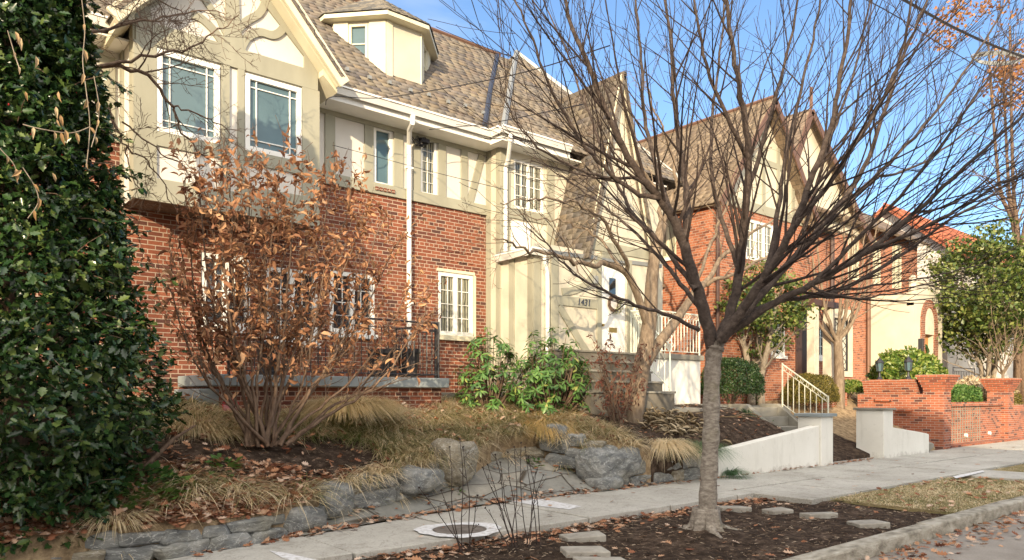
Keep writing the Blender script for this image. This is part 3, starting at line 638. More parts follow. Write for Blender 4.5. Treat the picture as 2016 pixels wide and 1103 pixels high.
# --- main roof
b=MB(); EV=(11.25,6.72); RG=(13.8,9.72)
b.slab([(-6.3,EV[0],EV[1]),(9.3,EV[0],EV[1]),(11.5,RG[0],RG[1]),(-6.3,RG[0],RG[1])],.07)
b.slab([(-6.3,17.2,6.0),(14.4,17.2,6.0),(11.5,RG[0]+.02,RG[1]),(-6.3,RG[0]+.02,RG[1])],.07)
PK=(11.8,13.9,10.0)
for A,B in (((8.95,10.93,6.66),(14.65,10.93,6.66)),((8.95,17,6.66),(8.95,10.93,6.66)),((14.65,10.93,6.66),(14.65,17,6.66))): b.slab([A,B,PK],.06)
roof=b.build('roof',m_slate,H1)
slates('slates',m_slate_r,[(-1.5,EV[0],EV[1]+.002),(9.3,EV[0],EV[1]+.002),(11.5,RG[0],RG[1]),(-1.5,RG[0],RG[1])],roof,seed=1)
slates('slates',m_slate_r,[(8.95,10.93,6.66),(14.65,10.93,6.66),PK],roof,seed=2); slates('slates',m_slate_r,[(8.95,17,6.66),(8.95,10.93,6.66),PK],roof,seed=3)
b=MB(); b.tube([(-6.3,RG[0],RG[1]+.02),(11.2,RG[0],RG[1]+.02)],.05,6); b.build('ridge_cap',m_copper,H1)
b=MB(); b.tube([(8.97,10.95,6.70),(PK[0],PK[1],PK[2]+.03)],.06,5); b.tube([(14.6,10.95,6.70),(PK[0],PK[1],PK[2]+.03)],.06,5); b.build('hip_flashing',m_metal_gr,H1)
b=MB(); b.tube([W(954,247,Y=11.22),W(965,175,Y=12.45),W(979,108,Y=13.75)],.05,5); b.build('valley_flashing',m_metal_dk,H1)
b=MB(); b.box(5.9,7.0,14.2,15.2,8.6,11.3); b.box(5.84,7.06,14.14,15.26,11.3,11.42); ch=b.build('chimney',m_stuc,roof,bevel=.02)
# snow guards
for k in range(9):
    b=MB(); a=5.6+k*.42; y=11.62+.03*(k%2); b.box(a,a+.06,y-.05,y,6.72+1.176*(y-11.25),6.72+1.176*(y-11.25)+.06); b.build('snow_guard',m_metal_gr,H1)
# --- dormer
DY=11.9; dz=lambda y:6.72+1.176*(y-11.25)
q=[(6.30,13.2),(6.30,12.62),(6.98,11.9),(7.72,11.9),(8.40,12.62),(8.40,13.2)]
ZT=8.62; b=MB(); dfr=[]
for i in range(5):
    A,B=Vector((*q[i],0)),Vector((*q[i+1],0)); d=(B-A); Nn=Vector((d.y,-d.x,0)).normalized(); Ff=Fr(A,d,Nn); dfr.append((Ff,d.length))
    holes=[(.30,.64,7.72,8.42)] if i in (1,3) else []
    b.wall(Ff,0,d.length,6.9,ZT,holes,.06)
dorm=b.build('dormer',m_stuc,H1)
b=MB()
for i in (1,3):
    Ff,l=dfr[i]; b.lbox(Ff,0,.28,.0,.025,7.4,ZT) ; b.lbox(Ff,.68,l,0,.025,7.0,ZT); b.lbox(Ff,.28,.68,0,.022,7.5,7.64)
Ff,l=dfr[2]; b.lbox(Ff,0,.13,0,.024,7.3,ZT); 
b.build('dormer_timber',m_cream_trim,dorm,bevel=.004)
for i in (1,3): window(dorm,dfr[i][0],.30,.64,7.72,8.42,m_glass,m_cream_trim,o=-.045,fw=.04,cols=1,rows=2,mt=.025,name='dormer_window')
b=MB(); c=Vector((7.35,12.9,9.45)); qe=[]
for x,y in q: 
    v=Vector((x,y,0))-Vector((7.35,12.75,0)); v=v*(1+.2/v.length); qe.append((7.35+v.x,12.75+v.y,ZT-.03))
qe[0]=(6.1,13.4,ZT-.03); qe[-1]=(8.6,13.4,ZT-.03)
for i in range(5): b.slab([qe[i],qe[i+1],c],.035)
b.slab([qe[0],c,(7.35,13.75,9.45)],.035); b.slab([qe[-1],c,(7.35,13.75,9.45)],.035)
dro=b.build('dormer_roof',m_slate_dk,dorm)
for i in range(5): slates('slates',m_slate_rd,[qe[i],qe[i+1],c],dro,w=.18,h=.11,seed=20+i,t=.008)
b=MB()
for i in range(5):
    A,B=Vector(qe[i]),Vector(qe[i+1]); d=B-A; Nn=Vector((d.y,-d.x,0)).normalized(); Ff=Fr((A.x,A.y,0),(d.x,d.y,0),Nn); b.lbox(Ff,0,d.length,-.03,.0,ZT-.13,ZT-.06)
    iA,iB=Vector((*q[i],ZT-.14)),Vector((*q[i+1],ZT-.14)); b.quad((A.x,A.y,ZT-.14),(B.x,B.y,ZT-.14),iB,iA)
b.build('dormer_fascia',m_cream_trim,dorm)
# --- gutters and soffits
b=MB(); FGu=FY(11.28)
def gutter(b,P0,P1,out):
    P0,P1=Vector(P0),Vector(P1); o=Vector(out)
    prof=[(0,0),(.02,-.11),(.07,-.13),(.12,-.03),(.135,-.03),(.135,0),(.115,0),(.1,-.02),(.06,-.1),(.02,-.02)]
    vs=[P0+o*a+Vector((0,0,z)) for a,z in prof]+[P1+o*a+Vector((0,0,z)) for a,z in prof]; n=len(prof)
    b.add(vs,[(i,(i+1)%n,n+(i+1)%n,n+i) for i in range(n)]+[tuple(range(n))[::-1],tuple(range(n,2*n))])
gutter(b,(5.0,11.36,6.74),(9.0,11.36,6.74),(0,-1,0)); gutter(b,(9.0,11.25,6.74),(9.0,10.98,6.74),(-1,0,0)); gutter(b,(8.9,11.0,6.74),(10.75,11.0,6.74),(0,-1,0)); gutter(b,(-6,11.36,6.74),(2.45,11.36,6.74),(0,-1,0))
b.build('gutter',m_trim,H1)
b=MB(); b.box(5.25,9.05,11.37,11.4,6.52,6.66); b.box(5.25,9.25,11.4,11.85,6.52,6.55); b.box(9.0,10.8,11.01,11.04,6.5,6.66); b.box(9.04,14,11.04,11.4,6.5,6.53); b.box(9.0,9.03,11.04,11.4,6.5,6.66); b.box(-6,2.58,11.37,11.85,6.53,6.56)
b.build('soffit',m_trim,H1)
def downspout(name,P,m,par,r=.038):
    d=MB(); d.tube(P,r,8); return d.build(name,m,par,smooth=False,bevel=0)
x0=XA(806,11.75)
downspout('downspout',[W(813,228,Y=11.27),W(812,243,Y=11.27),W(806,256,Y=11.5),(x0,11.76,6.25),(x0,11.76,5.9),(x0,11.76,4.0),(x0,11.76,2.4),(x0+.0,11.70,2.1)],m_trim,H1,.045)
for z in (5.8,4.6,3.3): b=MB(); b.box(x0-.07,x0+.07,11.72,11.8,z,z+.035); b.build('downspout_strap',m_trim,H1)
downspout('downspout',[(9.14,10.94,6.62),(9.14,10.94,6.5),(9.30,11.2,6.25),(9.34,11.33,6.1),(9.34,11.33,4.35)],m_trim,H1,.042)
# --- entry wing
FWn=FY(11.4); WW=(9.62,10.42,5.38,6.36)
b=MB(); b.wall(FWn,9.27,14.3,.9,6.53,[WW],.1); b.quad((9.27,11.4,.9),(9.27,11.85,.9),(9.27,11.85,6.53),(9.27,11.4,6.53)); b.build('wing_wall',m_stuc,H1)
window(H1,FWn,*WW,m_curtain,m_trim,sash=2,cols=2,rows=4,fw=.05)
t=MB(); FSw=FX(9.27); t.lbox(FWn,9.245,9.5,0,.03,4.35,6.5); t.lbox(FWn,10.5,10.7,0,.03,4.35,6.5); t.lbox(FWn,9.5,10.5,0,.028,5.16,5.36); t.lbox(FSw,11.4,11.52,0,.025,1.2,6.5); t.lbox(FSw,11.7,11.85,0,.02,1.2,6.5); t.build('wing_timber',m_timber,H1,bevel=.005)
b=MB(); b.lbox(FWn,9.5,10.0,.03,.07,4.36,5.1); b.build('white_board',m_trim,H1,bevel=.005)
EY=10.45; FE=FY(EY); GXc,GZ=11.68,8.32; DR=(11.13,11.93,2.48,4.42)
b=MB(); b.wall(FE,9.3,13.0,1.0,4.5,[DR],.14)
gs=3.9/1.04
b.quad(FE(10.72,0,4.5),FE(12.64,0,4.5),FE(GXc,0,GZ-.18)); b.quad((9.3,EY,1),(9.3,11.4,1),(9.3,11.4,4.4),(9.3,EY,4.4)); b.quad((13,EY,1),(13,11.4,1),(13,11.4,4.5),(13,EY,4.5))
b.build('entry_wall',m_stuc,H1)
b=MB(); b.slab([(9.2,10.42,4.38),(13.05,10.42,4.5),(13.05,11.4,4.55),(9.2,11.4,4.43)],.08); b.build('entry_flat_roof',m_metal_gr,H1)
b=MB()
for sg in (1,-1): b.slab([(GXc+sg*1.08,10.28,4.34),(GXc,10.28,GZ),(GXc,13.2,GZ),(GXc+sg*1.08,13.2,4.34)],.06)
gro=b.build('gable_roof',m_slate,H1); slates('slates',m_slate_r,[(GXc-1.08,10.28,4.34),(GXc,10.28,GZ),(GXc,13.2,GZ),(GXc-1.08,13.2,4.34)],gro,seed=4)
b=MB(); 
for sg in (1,-1): b.band(FY(10.36),[(GXc+sg*1.03,4.34),(GXc,GZ-.07)],.1,0,.03)
b.build('gable_bargeboard',m_cream_trim,H1)
b=MB(); gutter(b,(9.22,11.38,4.36),(9.22,10.38,4.36),(-1,0,0)); gutter(b,(9.1,10.40,4.36),(9.5,10.40,4.36),(0,-1,0)); b.build('entry_gutter',m_trim,H1)
downspout('downspout',[(9.46,10.32,4.3),(9.46,10.33,4.15),(9.58,10.38,3.95),(9.60,10.39,3.8),(9.60,10.39,1.5)],m_trim,H1,.04)
t=MB(); FSe=FX(9.3)
t.lbox(FE,9.28,9.46,0,.03,1.3,4.3); t.lbox(FE,9.72,9.92,0,.03,1.3,4.3); t.lbox(FE,9.92,11.0,0,.028,3.36,3.55); t.lbox(FE,11.0,11.13,0,.03,2.3,4.46); t.lbox(FE,11.93,12.06,0,.03,2.3,4.46); t.lbox(FE,11.13,11.93,0,.03,4.42,4.54)
t.band(FE,[(9.95,3.34),(10.55,2.65),(11.0,2.2)],.16,0,.026); Q=[(9.92+1.08*math.sin(a),3.62+.75*(1-math.cos(a))) for a in np.linspace(.1,1.5,9)]; t.band(FE,Q,.15,0,.026)
t.lbox(FSe,10.45,10.6,0,.03,1.3,4.3); t.lbox(FSe,11.0,11.15,0,.03,1.3,4.3); t.lbox(FE,10.72,12.64,0,.026,4.55,4.75)
t.build('entry_timber',m_timber,H1,bevel=.005)
d=MB(); d.lbox(FE,DR[0],DR[1],-.1,-.05,DR[2],DR[3])
for a0,a1,z0,z1 in ((11.2,11.5,2.62,3.15),(11.56,11.86,2.62,3.15)): 
    d.lbox(FE,a0,a1,-.05,-.043,z0,z1)
dr=d.build('door',m_trim,H1,bevel=.006)
d=MB(); d.lbox(FE,11.43,11.63,-.055,-.045,3.72,4.05); d.build('pane',m_glass_dk,dr)
d=MB(); d.lbox(FE,11.42,11.66,-.05,-.035,2.92,3.02); d.build('mail_slot',m_brass,dr,bevel=.004)
d=MB(); d.lathe((11.2,EY-.0,3.05),[(.005,-.03),(.03,-.02),(.03,.02),(.005,.03)],8); d.build('door_knob',m_brass,dr)
d=MB(); d.lbox(FE,10.86,10.97,0,.09,3.86,4.02); d.build('porch_lamp',m_metal_gr,H1,bevel=.01)
cu=bpy.data.curves.new('house_number','FONT'); cu.body='1431'; cu.size=.19; cu.extrude=.006; cu.shear=.15; cu.materials.append(m_metal_dk)
no=bpy.data.objects.new('house_number',cu); COL.objects.link(no); no.parent=H1; no.location=Vector((10.42,EY-.035,3.40))-H1.location; no.rotation_euler=(R(90),0,0)
bpy.context.view_layer.update(); nm=bpy.data.meshes.new_from_object(no.evaluated_get(bpy.context.evaluated_depsgraph_get())); n2_=bpy.data.objects.new('number_plate',nm); COL.objects.link(n2_); n2_.parent=H1; n2_.location=no.location; n2_.rotation_euler=no.rotation_euler; bpy.data.objects.remove(no); n2_.name='house_number'
# --- porch
b=MB(); b.box(3.5,7.18,10.42,11.84,.8,1.74); b.build('porch_base',m_brick1,H1)
b=MB(); b.box(3.35,7.26,10.3,11.84,1.74,1.9); b.build('porch_ledge',m_blue,H1,bevel=.012)
b=MB()
for k in range(3): b.box(2.75+.3*k*.8,3.5,10.45,11.6,.8,1.3+.2*k)
b.build('porch_steps',m_blue,H1,bevel=.012)
# --- entry stoop
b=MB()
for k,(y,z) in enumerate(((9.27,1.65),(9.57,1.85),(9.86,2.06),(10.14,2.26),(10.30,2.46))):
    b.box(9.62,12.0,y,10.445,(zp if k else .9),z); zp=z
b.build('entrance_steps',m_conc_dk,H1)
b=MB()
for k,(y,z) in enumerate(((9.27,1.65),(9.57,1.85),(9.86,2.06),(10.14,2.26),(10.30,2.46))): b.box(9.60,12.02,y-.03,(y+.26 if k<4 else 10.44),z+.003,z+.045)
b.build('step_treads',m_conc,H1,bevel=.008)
b=MB(); b.box(7.4,9.3,10.9,11.2,1.2,1.66); b.build('stoop_kerb',m_conc,H1,bevel=.01)
# ================================================================ things on and round the first house
def ring_tubes(b,c,R_,r,n=24,ax='y',jit=0,rng=random):
    P=[]
    for i in range(n+1):
        a=2*math.pi*i/n; rr=R_+(rng.uniform(-jit,jit) if jit else 0); P.append((c[0]+rr*math.cos(a),c[1]+(rng.uniform(-jit,jit) if jit else 0),c[2]+rr*math.sin(a)))
    b.tube(P,r,5,False)
rng=random.Random(11)
wr=thing('wreath','brown twig wreath with pale flowers hanging on the white front door','wreath',(11.56,10.5,3.5))
b=MB()
for k in range(14): ring_tubes(b,(11.56,10.475+.02*rng.uniform(-1,1),3.52),.15+.035*rng.uniform(-1,1),.009,20,'y',.015,rng)
b.build('twig_ring',m_bark_brown,wr)
P=[];N_=[]
for k in range(130):
    a=rng.uniform(-1.7,.5); r=.15+rng.uniform(-.07,.07); P.append((11.56+r*math.cos(a),10.43+rng.uniform(-.04,.02),3.52+r*math.sin(a))); N_.append((rng.gauss(0,.6),-1,rng.gauss(0,.6)))
LF=([(0,0,0),(.4,.28,.04),(1,0,0),(.4,-.28,.04),(.45,0,-.03)],[(0,4,1),(4,2,1),(0,3,4),(4,3,2)])
rs=np.random.RandomState(2)
leaves('flowers',m_leaf('wreath_flower',[(.10,.16,.03),(.60,.55,.36),(.72,.68,.52)],.7,.2,.2),LF,np.array(P),rs.randn(130,3),np.array(N_),.05,wr)
def railing(name,label,m,P0,P1,h,bal=.11,posts=True,top_scroll=True,r=.008,group=None,base_gap=.06,post=.018,lift=0):
    """railing from P0 to P1 (feet points); may slope"""
    P0,P1=Vector(P0),Vector(P1); t=thing(name,label,'railing',P0,group); d=P1-P0; L=math.hypot(d.x,d.y); Z=Vector((0,0,1))
    for nm,zz,rr in (('handrail',h,.017),('middle_rail',h-.12,.009),('bottom_rail',base_gap,.011)):
        b=MB(); b.tube([P0+Z*zz,P1+Z*zz],rr,6); b.build(nm,m,t)
    n=max(2,int(L/bal))
    b=MB()
    for i in range(1,n): p=P0.lerp(P1,i/n); b.tube([p+Z*base_gap,p+Z*(h-.12)],r,4)
    b.build('balusters',m,t)
    if top_scroll:
        b=MB()
        for i in range(n):
            c=P0.lerp(P1,(i+.5)/n)+Z*(h-.06); dx=d.normalized(); pts=[]
            for k in range(11): a=2*math.pi*k/10; rr=.042; pts.append(c+dx*(rr*math.cos(a)*.9)+Z*(rr*math.sin(a)))
            b.tube(pts,.0055,4,False)
        b.build('scrolls',m,t)
    for p in (P0,P1):
        b=MB(); b.tube([p-Z*.02,p+Z*(h+.03)],post,6); b.build('post',m,t)
    return t
rail_porch=railing('porch_railing','black iron railing along the bluestone porch ledge',m_iron,(3.62,10.42,1.9),(7.12,10.42,1.9),.92,.12,True,False,.008,post=.022)
railing('porch_railing','short black iron railing closing the right end of the porch',m_iron,(7.12,10.5,1.9),(7.12,11.8,1.9),.92,.12,True,False,.008,post=.022)
def pot(label,c,r,h,m,name='flower_pot'):
    t=thing(name,label,'pot',c); b=MB(); b.lathe(c,[(r*.7,0),(r*.95,h*.86),(r*1.06,h*.86),(r*1.06,h),(r*.92,h),(r*.9,h*.85)],16); b.build('pot',m,t,smooth=False)
    b=MB(); b.lathe((c[0],c[1],c[2]+h*.84),[(r*.9,0),(r*.5,.015),(.01,.02)],12); b.build('soil',m_mulch,t)
    b=MB(); rng=random.Random(int(c[0]*100))
    for k in range(7):
        p=Vector((c[0]+rng.uniform(-.5,.5)*r,c[1]+rng.uniform(-.5,.5)*r,c[2]+h*.85)); q=p+Vector((rng.uniform(-.12,.12),rng.uniform(-.1,.1),rng.uniform(.15,.45))); b.tube([p,p.lerp(q,.5)+Vector((.02,0,0)),q],.004,4)
    b.build('stem',m_bark_brown,t); return t
pot('large dark square-shouldered planter on the porch behind the railing',(6.25,10.75,1.9),.26,.46,m_pot); pot('second dark planter nearer the downspout end of the porch',(6.8,10.85,1.9),.2,.5,m_pot)
pot('small terracotta pot with dry stems on the porch ledge',(5.05,10.62,1.9),.1,.17,m_terra); pot('tall dark pot standing on the porch behind the brown shrub',(4.3,10.75,1.9),.17,.5,m_pot)
# little security sign on a stake
c=W(454,800,Y=9.9); t=thing('yard_sign','small red octagonal yard sign on a stake before the porch','sign',(c[0],c[1],c[2]-.35)); Fs=Fr((c[0],c[1],0),(1,-.3,0),(-.3,-1,0)); b=MB()
b.prism(Fs,[(.11*math.cos(R(22.5+45*k)),c[2]+.12*math.sin(R(22.5+45*k))) for k in range(8)],-.006,.006); b.build('sign_face',m_red,t)
b=MB(); b.prism(Fs,[(-.085,c[2]-.07),(.085,c[2]-.07),(.09,c[2]+.02),(-.09,c[2]+.02)],.006,.009); b.build('pale_band',m_pink,t); b=MB(); b.lbox(Fs,-.01,.01,-.016,-.006,c[2]-.5,c[2]+.05); b.build('stake',m_iron,t)
railing('stair_railing','pale green iron railing at the back of the front door landing',m_green_iron,(12.0,10.40,2.46),(12.0,10.10,2.46),.92,.1)
# ================================================================ neighbour's porch and house
def box_house(b,x0,x1,y0,y1,z0,z1):
    b.quad((x0,y0,z0),(x0,y1,z0),(x0,y1,z1),(x0,y0,z1)); b.quad((x1,y0,z0),(x1,y1,z0),(x1,y1,z1),(x1,y0,z1)); b.quad((x0,y1,z0),(x1,y1,z0),(x1,y1,z1),(x0,y1,z1))
H2=thing('brick_house','orange brick house with steep tan gable roof behind the bare trees, second along the street','house',(20,11.3,1.6))
F2=FY(11.3); R2=FY(13.3); S2=FX(16.2)
A1=(18.95,19.7,2.75,3.75); A2=(21.5,22.05,2.75,3.75); AU=(17.7,19.1,5.3,6.4)
b=MB(); RW=(12.45,13.08,5.35,6.5); b.wall(F2,16.2,22.4,.9,6.7,[A1,A2,AU],.1); b.wall(S2,11.3,13.3,.9,6.7,[RW],.1); RD=(14.2,16.3,2.53,4.3)
b.wall(R2,14.32,16.2,.9,6.7); b.quad((22.4,11.3,.9),(22.4,18,.9),(22.4,18,6.7),(22.4,11.3,6.7)); b.quad((14.35,18,.9),(22.4,18,.9),(22.4,18,6.7),(14.35,18,6.7)); b.quad((14.35,13.3,.9),(14.35,18,.9),(14.35,18,6.7),(14.35,13.3,6.7)); b.build('brick_wall',m_brick2,H2)
window(H2,F2,*A1,m_curtain,m_trim,fw=.1,sash=1,diamond=True,rows=4,mt=.03); window(H2,F2,*A2,m_glass_dk,m_trim,fw=.1,rows=3); window(H2,F2,*AU,m_curtain,m_trim,fw=.08,sash=3,rows=4); window(H2,S2,*RW,m_curtain,m_cream_trim,fw=.06,sash=2,cols=1,rows=1)
for f_,a0_,a1_,z0_ in ((F2,18.9,19.75,2.66),(F2,21.45,22.1,2.66),(S2,12.4,13.13,5.26)):
    b=MB(); b.lbox(f_,a0_,a1_,-.05,.05,z0_,z0_+.09); b.build('window_sill',m_trim,H2)
b=MB(); b.lbox(R2,14.5,16.15,0,.05,4.25,4.5); b.lbox(R2,14.5,14.8,0,.05,2.53,4.25); b.lbox(R2,15.7,16.1,0,.05,2.53,4.25); b.build('porch_door_frame',m_lime_stone,H2,bevel=.01)
b=MB(); b.lbox(R2,14.8,15.7,.0,.03,2.53,4.25); b.build('porch_door',m_glass_dk,H2)
b=MB(); b.lbox(R2,14.4,16.18,0,.5,4.55,4.62); b.prism(R2,[(14.4,4.62),(15.2,5.1),(16.18,5.1),(16.18,4.62)],0,.45); b.build('porch_hood',m_tan_roof,H2)
gz2=9.65; sl2=(gz2-6.7)/2.35; RGX=18.55
b=MB(); b.quad(F2(16.2,0,6.7),F2(20.9,0,6.7),F2(RGX,0,gz2)); b.build('gable_wall',m_stuc,H2)
t=MB(); t.lbox(F2,16.2,22.4,0,.04,6.6,6.85); 
for a in (17.0,17.8,18.55,19.3,20.1): t.lbox(F2,a-.07,a+.07,0,.035,6.85,gz2-abs(a-RGX)*sl2-.1)
t.lbox(F2,17.6,19.5,0,.03,8.0,8.16); t.build('half_timber',m_timber,H2)
b=MB()
b.slab([(16.0,10.95,6.5),(RGX,10.95,gz2+.1),(RGX,17.5,gz2+.1),(16.0,17.5,6.5)],.09); b.slab([(21.1,10.95,6.5),(RGX,10.95,gz2+.1),(RGX,17.5,gz2+.1),(21.1,17.5,6.5)],.09)
b.slab([(14.0,12.9,6.6),(17.6,12.9,6.6),(17.6,15.2,8.7),(14.0,15.2,8.7)],.08); b.slab([(20.5,10.95,6.62),(22.7,10.95,6.62),(22.7,14.5,8.4),(20.5,14.5,8.4)],.08)
r2=b.build('roof',m_tan_roof,H2); slates('shingles',m_tan_r,[(16.0,10.95,6.5),(RGX,10.95,gz2+.1),(RGX,17.5,gz2+.1),(16.0,17.5,6.5)],r2,w=.24,h=.15,seed=31)
b=MB()
for sg in (1,-1): b.band(FY(10.93),[(RGX+sg*2.55,6.42),(RGX,gz2)],.18,0,.04)
b.build('bargeboard',m_copper,H2)
b=MB(); b.tube([(RGX,10.95,gz2+.12),(RGX,17.5,gz2+.12)],.06,6); b.build('ridge_cap',m_copper,H2)
downspout('downspout',[(22.3,11.22,6.6),(22.3,11.22,1.7)],m_brown_metal,H2,.07); downspout('downspout',[(16.3,11.22,6.6),(16.3,11.22,1.6)],m_brown_metal,H2,.05)
# portico with two cream columns
b=MB(); b.lbox(F2,20.25,20.95,0,.03,1.9,4.1); b.build('side_door',m_brown_metal,H2)
for a in (20.1,21.0):
    b=MB(); b.lbox(F2,a-.12,a+.12,.5,.74,1.7,4.15); b.build('column',m_lime_stone,H2,bevel=.01)
b=MB(); b.lbox(F2,19.85,21.25,0,.8,4.15,4.32); b.build('portico',m_brown_metal,H2)
b=MB(); b.lbox(F2,19.75,21.35,0,1.0,1.0,1.7); b.build('portico_step',m_brick2,H2)
b=MB(); b.lbox(F2,16.2,22.4,0,.12,1.2,1.72); b.build('brick_plinth',m_brick2,H2)
b=MB(); b.lbox(F2,22.0,22.22,0,.12,2.1,2.7); b.build('meter_box',m_trim,H2,bevel=.01)
# landing with white face
PL=thing('porch_landing','white-faced landing with a stained concrete cap beside the grey front steps','porch',(13.3,10.6,1.4))
b=MB(); b.box(12.02,14.45,10.42,13.28,.9,2.42); b.build('landing_wall',m_white_wall,PL)
b=MB(); b.box(12.02,14.52,10.36,13.28,2.42,2.54); b.build('landing_cap',m_conc,PL,bevel=.01)
railing('porch_railing','pale green iron railing with diamond panels on the white landing',m_green_iron,(12.15,10.43,2.54),(14.42,10.43,2.54),.93,.11,r=.013,post=.025)
t=bpy.data.objects.get('porch_railing.002')
b=MB()
for c in (12.75,13.35):
    for k in range(3):
        for z in (0,1): b.band(FY(10.43),[(c-.12,2.62+.23*k+.23*z),(c,2.62+.115+.23*k),(c+.12,2.62+.23*k+.23*(1-z))] if False else [(c-.12,2.735+.23*k),(c,2.62+.23*(k+z))],.014,-.006,.006); b.band(FY(10.43),[(c+.12,2.735+.23*k),(c,2.62+.23*(k+z))],.014,-.006,.006)
b.build('diamond_panel',m_green_iron,t)
railing('stair_railing','sloping pale green iron railing on the right side of the front steps',m_green_iron,(12.05,10.36,2.46),(12.05,9.42,1.70),.93,.13,r=.011)
b=MB(); b.add([(12.05,9.2,1.345),(14.56,9.45,1.33),(17.2,9.72,1.34),(17.2,10.1,1.36),(14.5,10.36,1.42),(12.05,10.36,1.42)],[(0,1,2,3,4,5)]); v=b.v[:]; b.add([(x,y,z-.25) for x,y,z in v],[(5,4,3,2,1,0)]); b.add(v+[(x,y,z-.25) for x,y,z in v],[(i,6+i,6+(i+1)%6,(i+1)%6) for i in range(6)]); b.build('garden_path',m_conc)['kind']='structure'
# steps up to the neighbour
ST=thing('garden_steps','grey concrete garden steps behind the low white wall','steps',(15.3,8.6,.5))
b=MB(); zp=.2
for k,(y,z) in enumerate(((8.25,.5),(8.5,.7),(8.75,.92),(9.02,1.13),(9.3,1.335))):
    b.box(14.72,15.86,y,9.7,zp,z); zp=z
b.build('steps',m_conc,ST,bevel=.01)
for x0 in (14.56,15.86):
    b=MB(); b.prism(Fr((x0,0,0),(0,1,0),(1,0,0)),[(8.2,.1),(9.75,.1),(9.75,1.42),(9.3,1.42),(8.2,.55)],0,.155); b.build('step_cheek',m_conc,ST,bevel=.012)
railing('stair_railing','sloping ivory iron handrail with scrolls over the garden steps',m_ivory_iron,(15.95,9.22,1.36),(15.95,8.12,.60),.98,.13,r=.011,post=.02)
# low white wall + piers
LW=thing('low_white_wall','long stained white retaining wall sloping up to a capped pier by the pavement','wall',(13,7.85,.15))
b=MB(); Fw=FY(7.72); b.prism(Fw,[(10.9,.0),(14.8,.0),(14.8,.985),(11.0,.60),(10.9,.585)],-.2,0); b.build('wall_run',m_white_wall,LW,bevel=.012)
b=MB(); b.box(14.8,15.3,7.68,8.2,0,1.17); b.build('pier',m_white_wall,LW,bevel=.012); b=MB(); b.box(14.74,15.36,7.62,8.26,1.17,1.235); b.build('pier_cap',m_blue,LW,bevel=.008)
LW2=thing('low_white_wall','short cream-white pier and wall stub beside the brick planter','wall',(18.5,7.9,.15))
b=MB(); b.box(17.75,18.25,7.70,8.35,0,1.27); b.build('pier',m_white_wall,LW2,bevel=.012); b=MB(); b.box(17.70,18.30,7.65,8.4,1.27,1.32); b.build('pier_cap',m_conc,LW2,bevel=.008)
b=MB(); b.prism(Fw,[(18.25,0),(20.4,0),(20.4,.62),(20.2,.66),(18.25,.86)],-.25,0); b.build('wall_run',m_white_wall,LW2,bevel=.012)
b=MB(); b.rock((20.75,7.95,.3),(.45,.4,.3),.2,random.Random(8),26); tag(b.build('loose_block',m_conc,bevel=.01),'pale broken concrete block lying between white wall and brick pier','block')
# ================================================================ brick planter wall
BP=thing('brick_planter_wall','orange brick planter wall with corbelled pier and open lattice panel by the pavement','wall',(22.3,8.5,.15))
b=MB(); b.box(22.0,22.5,7.95,8.45,0,1.78); b.box(22.0,22.35,8.45,10.3,0,1.66); b.build('pier',m_brick3,BP)
b=MB()
for k in range(6):
    e=.028*(k+1); z=1.78+.068*k; b.box(22.0-e,22.5+e,7.95-e,8.45+e,z,z+.068)
for k in range(6):
    e=.026*(k+1); z=1.66+.068*k+.005; b.box(22.0-e,22.4+e,8.45+.2,10.1-.0,z,z+.068)
b.build('corbelled_top',m_brick3,BP)
b=MB(); b.box(21.9,22.0,9.3,9.75,1.45,1.55); b.box(21.9,22.0,8.75,9.2,1.17,1.26); b.build('ledge_course',m_brick3,BP)
FL=FY(8.35); b=MB(); b.lbox(FL,22.5,28.0,-.24,-.05,0,1.3); b.build('panel_wall',m_brick3,BP)
b=MB()
for k in range(18): b.lbox(FL,22.65+k*.2,22.672+k*.2,-.05,-.035,.22,1.3)
for k in range(7): b.lbox(FL,22.6,26.2,-.05,-.037,.33+.14*k,.345+.14*k)
b.build('mortar_lattice',m_conc,BP)
b=MB(); b.lbox(FL,22.5,28.0,-.3,.04,1.3,1.42); b.build('coping',m_brick3,BP)
b=MB(); b.lbox(FL,22.5,30.0,-.05,.32,0,.2); b.build('brick_apron',m_brick3,BP)
for k in range(3):
    d=MB(); x=22.85+2.0*k; d.tube([(x,8.41,.42),(x,8.33,.42)],.055,10); d.build('drain_pipe',m_trim,BP)
BP2=thing('brick_pier','second corbelled orange brick pier farther along the pavement','pier',(28.3,8.5,.15))
b=MB(); b.box(28.0,28.6,8.2,8.8,0,1.78); b.build('pier',m_brick3,BP2)
b=MB()
for k in range(6):
    e=.03*(k+1); z=1.78+.068*k; b.box(28.0-e,28.6+e,8.2-e,8.8+e,z,z+.068)
b.build('corbelled_top',m_brick3,BP2)
b=MB(); b.box(28.6,36,8.35,8.6,0,1.3); tag(b.build('brick_garden_wall',m_brick3),'low brick garden wall beyond the second brick pier','wall')
def lantern(label,c):
    t=thing('lantern',label,'lantern',c,'lanterns on the brick planter'); b=MB(); b.lathe(c,[(.10,0),(.09,.02),(.04,.08),(.025,.2),(.05,.24)],8); b.build('stand',m_iron,t)
    g=MB(); g.lathe((c[0],c[1],c[2]+.245),[(.07,0),(.10,.24)],6); go=g.build('glass',m_glass,t)
    b=MB()
    for k in range(6): a=2*math.pi*k/6; b.tube([(c[0]+.075*math.cos(a),c[1]+.075*math.sin(a),c[2]+.24),(c[0]+.107*math.cos(a),c[1]+.107*math.sin(a),c[2]+.49)],.008,4)
    b.lathe((c[0],c[1],c[2]+.49),[(.14,0),(.12,.03),(.05,.1),(.02,.14),(.004,.17)],8); b.build('cage',m_iron,t)
lantern('black lantern on the planter top, farther from the street',(22.2,9.75,2.08)); lantern('black lantern on the planter top, nearer the pavement pier',(22.2,8.95,2.08))
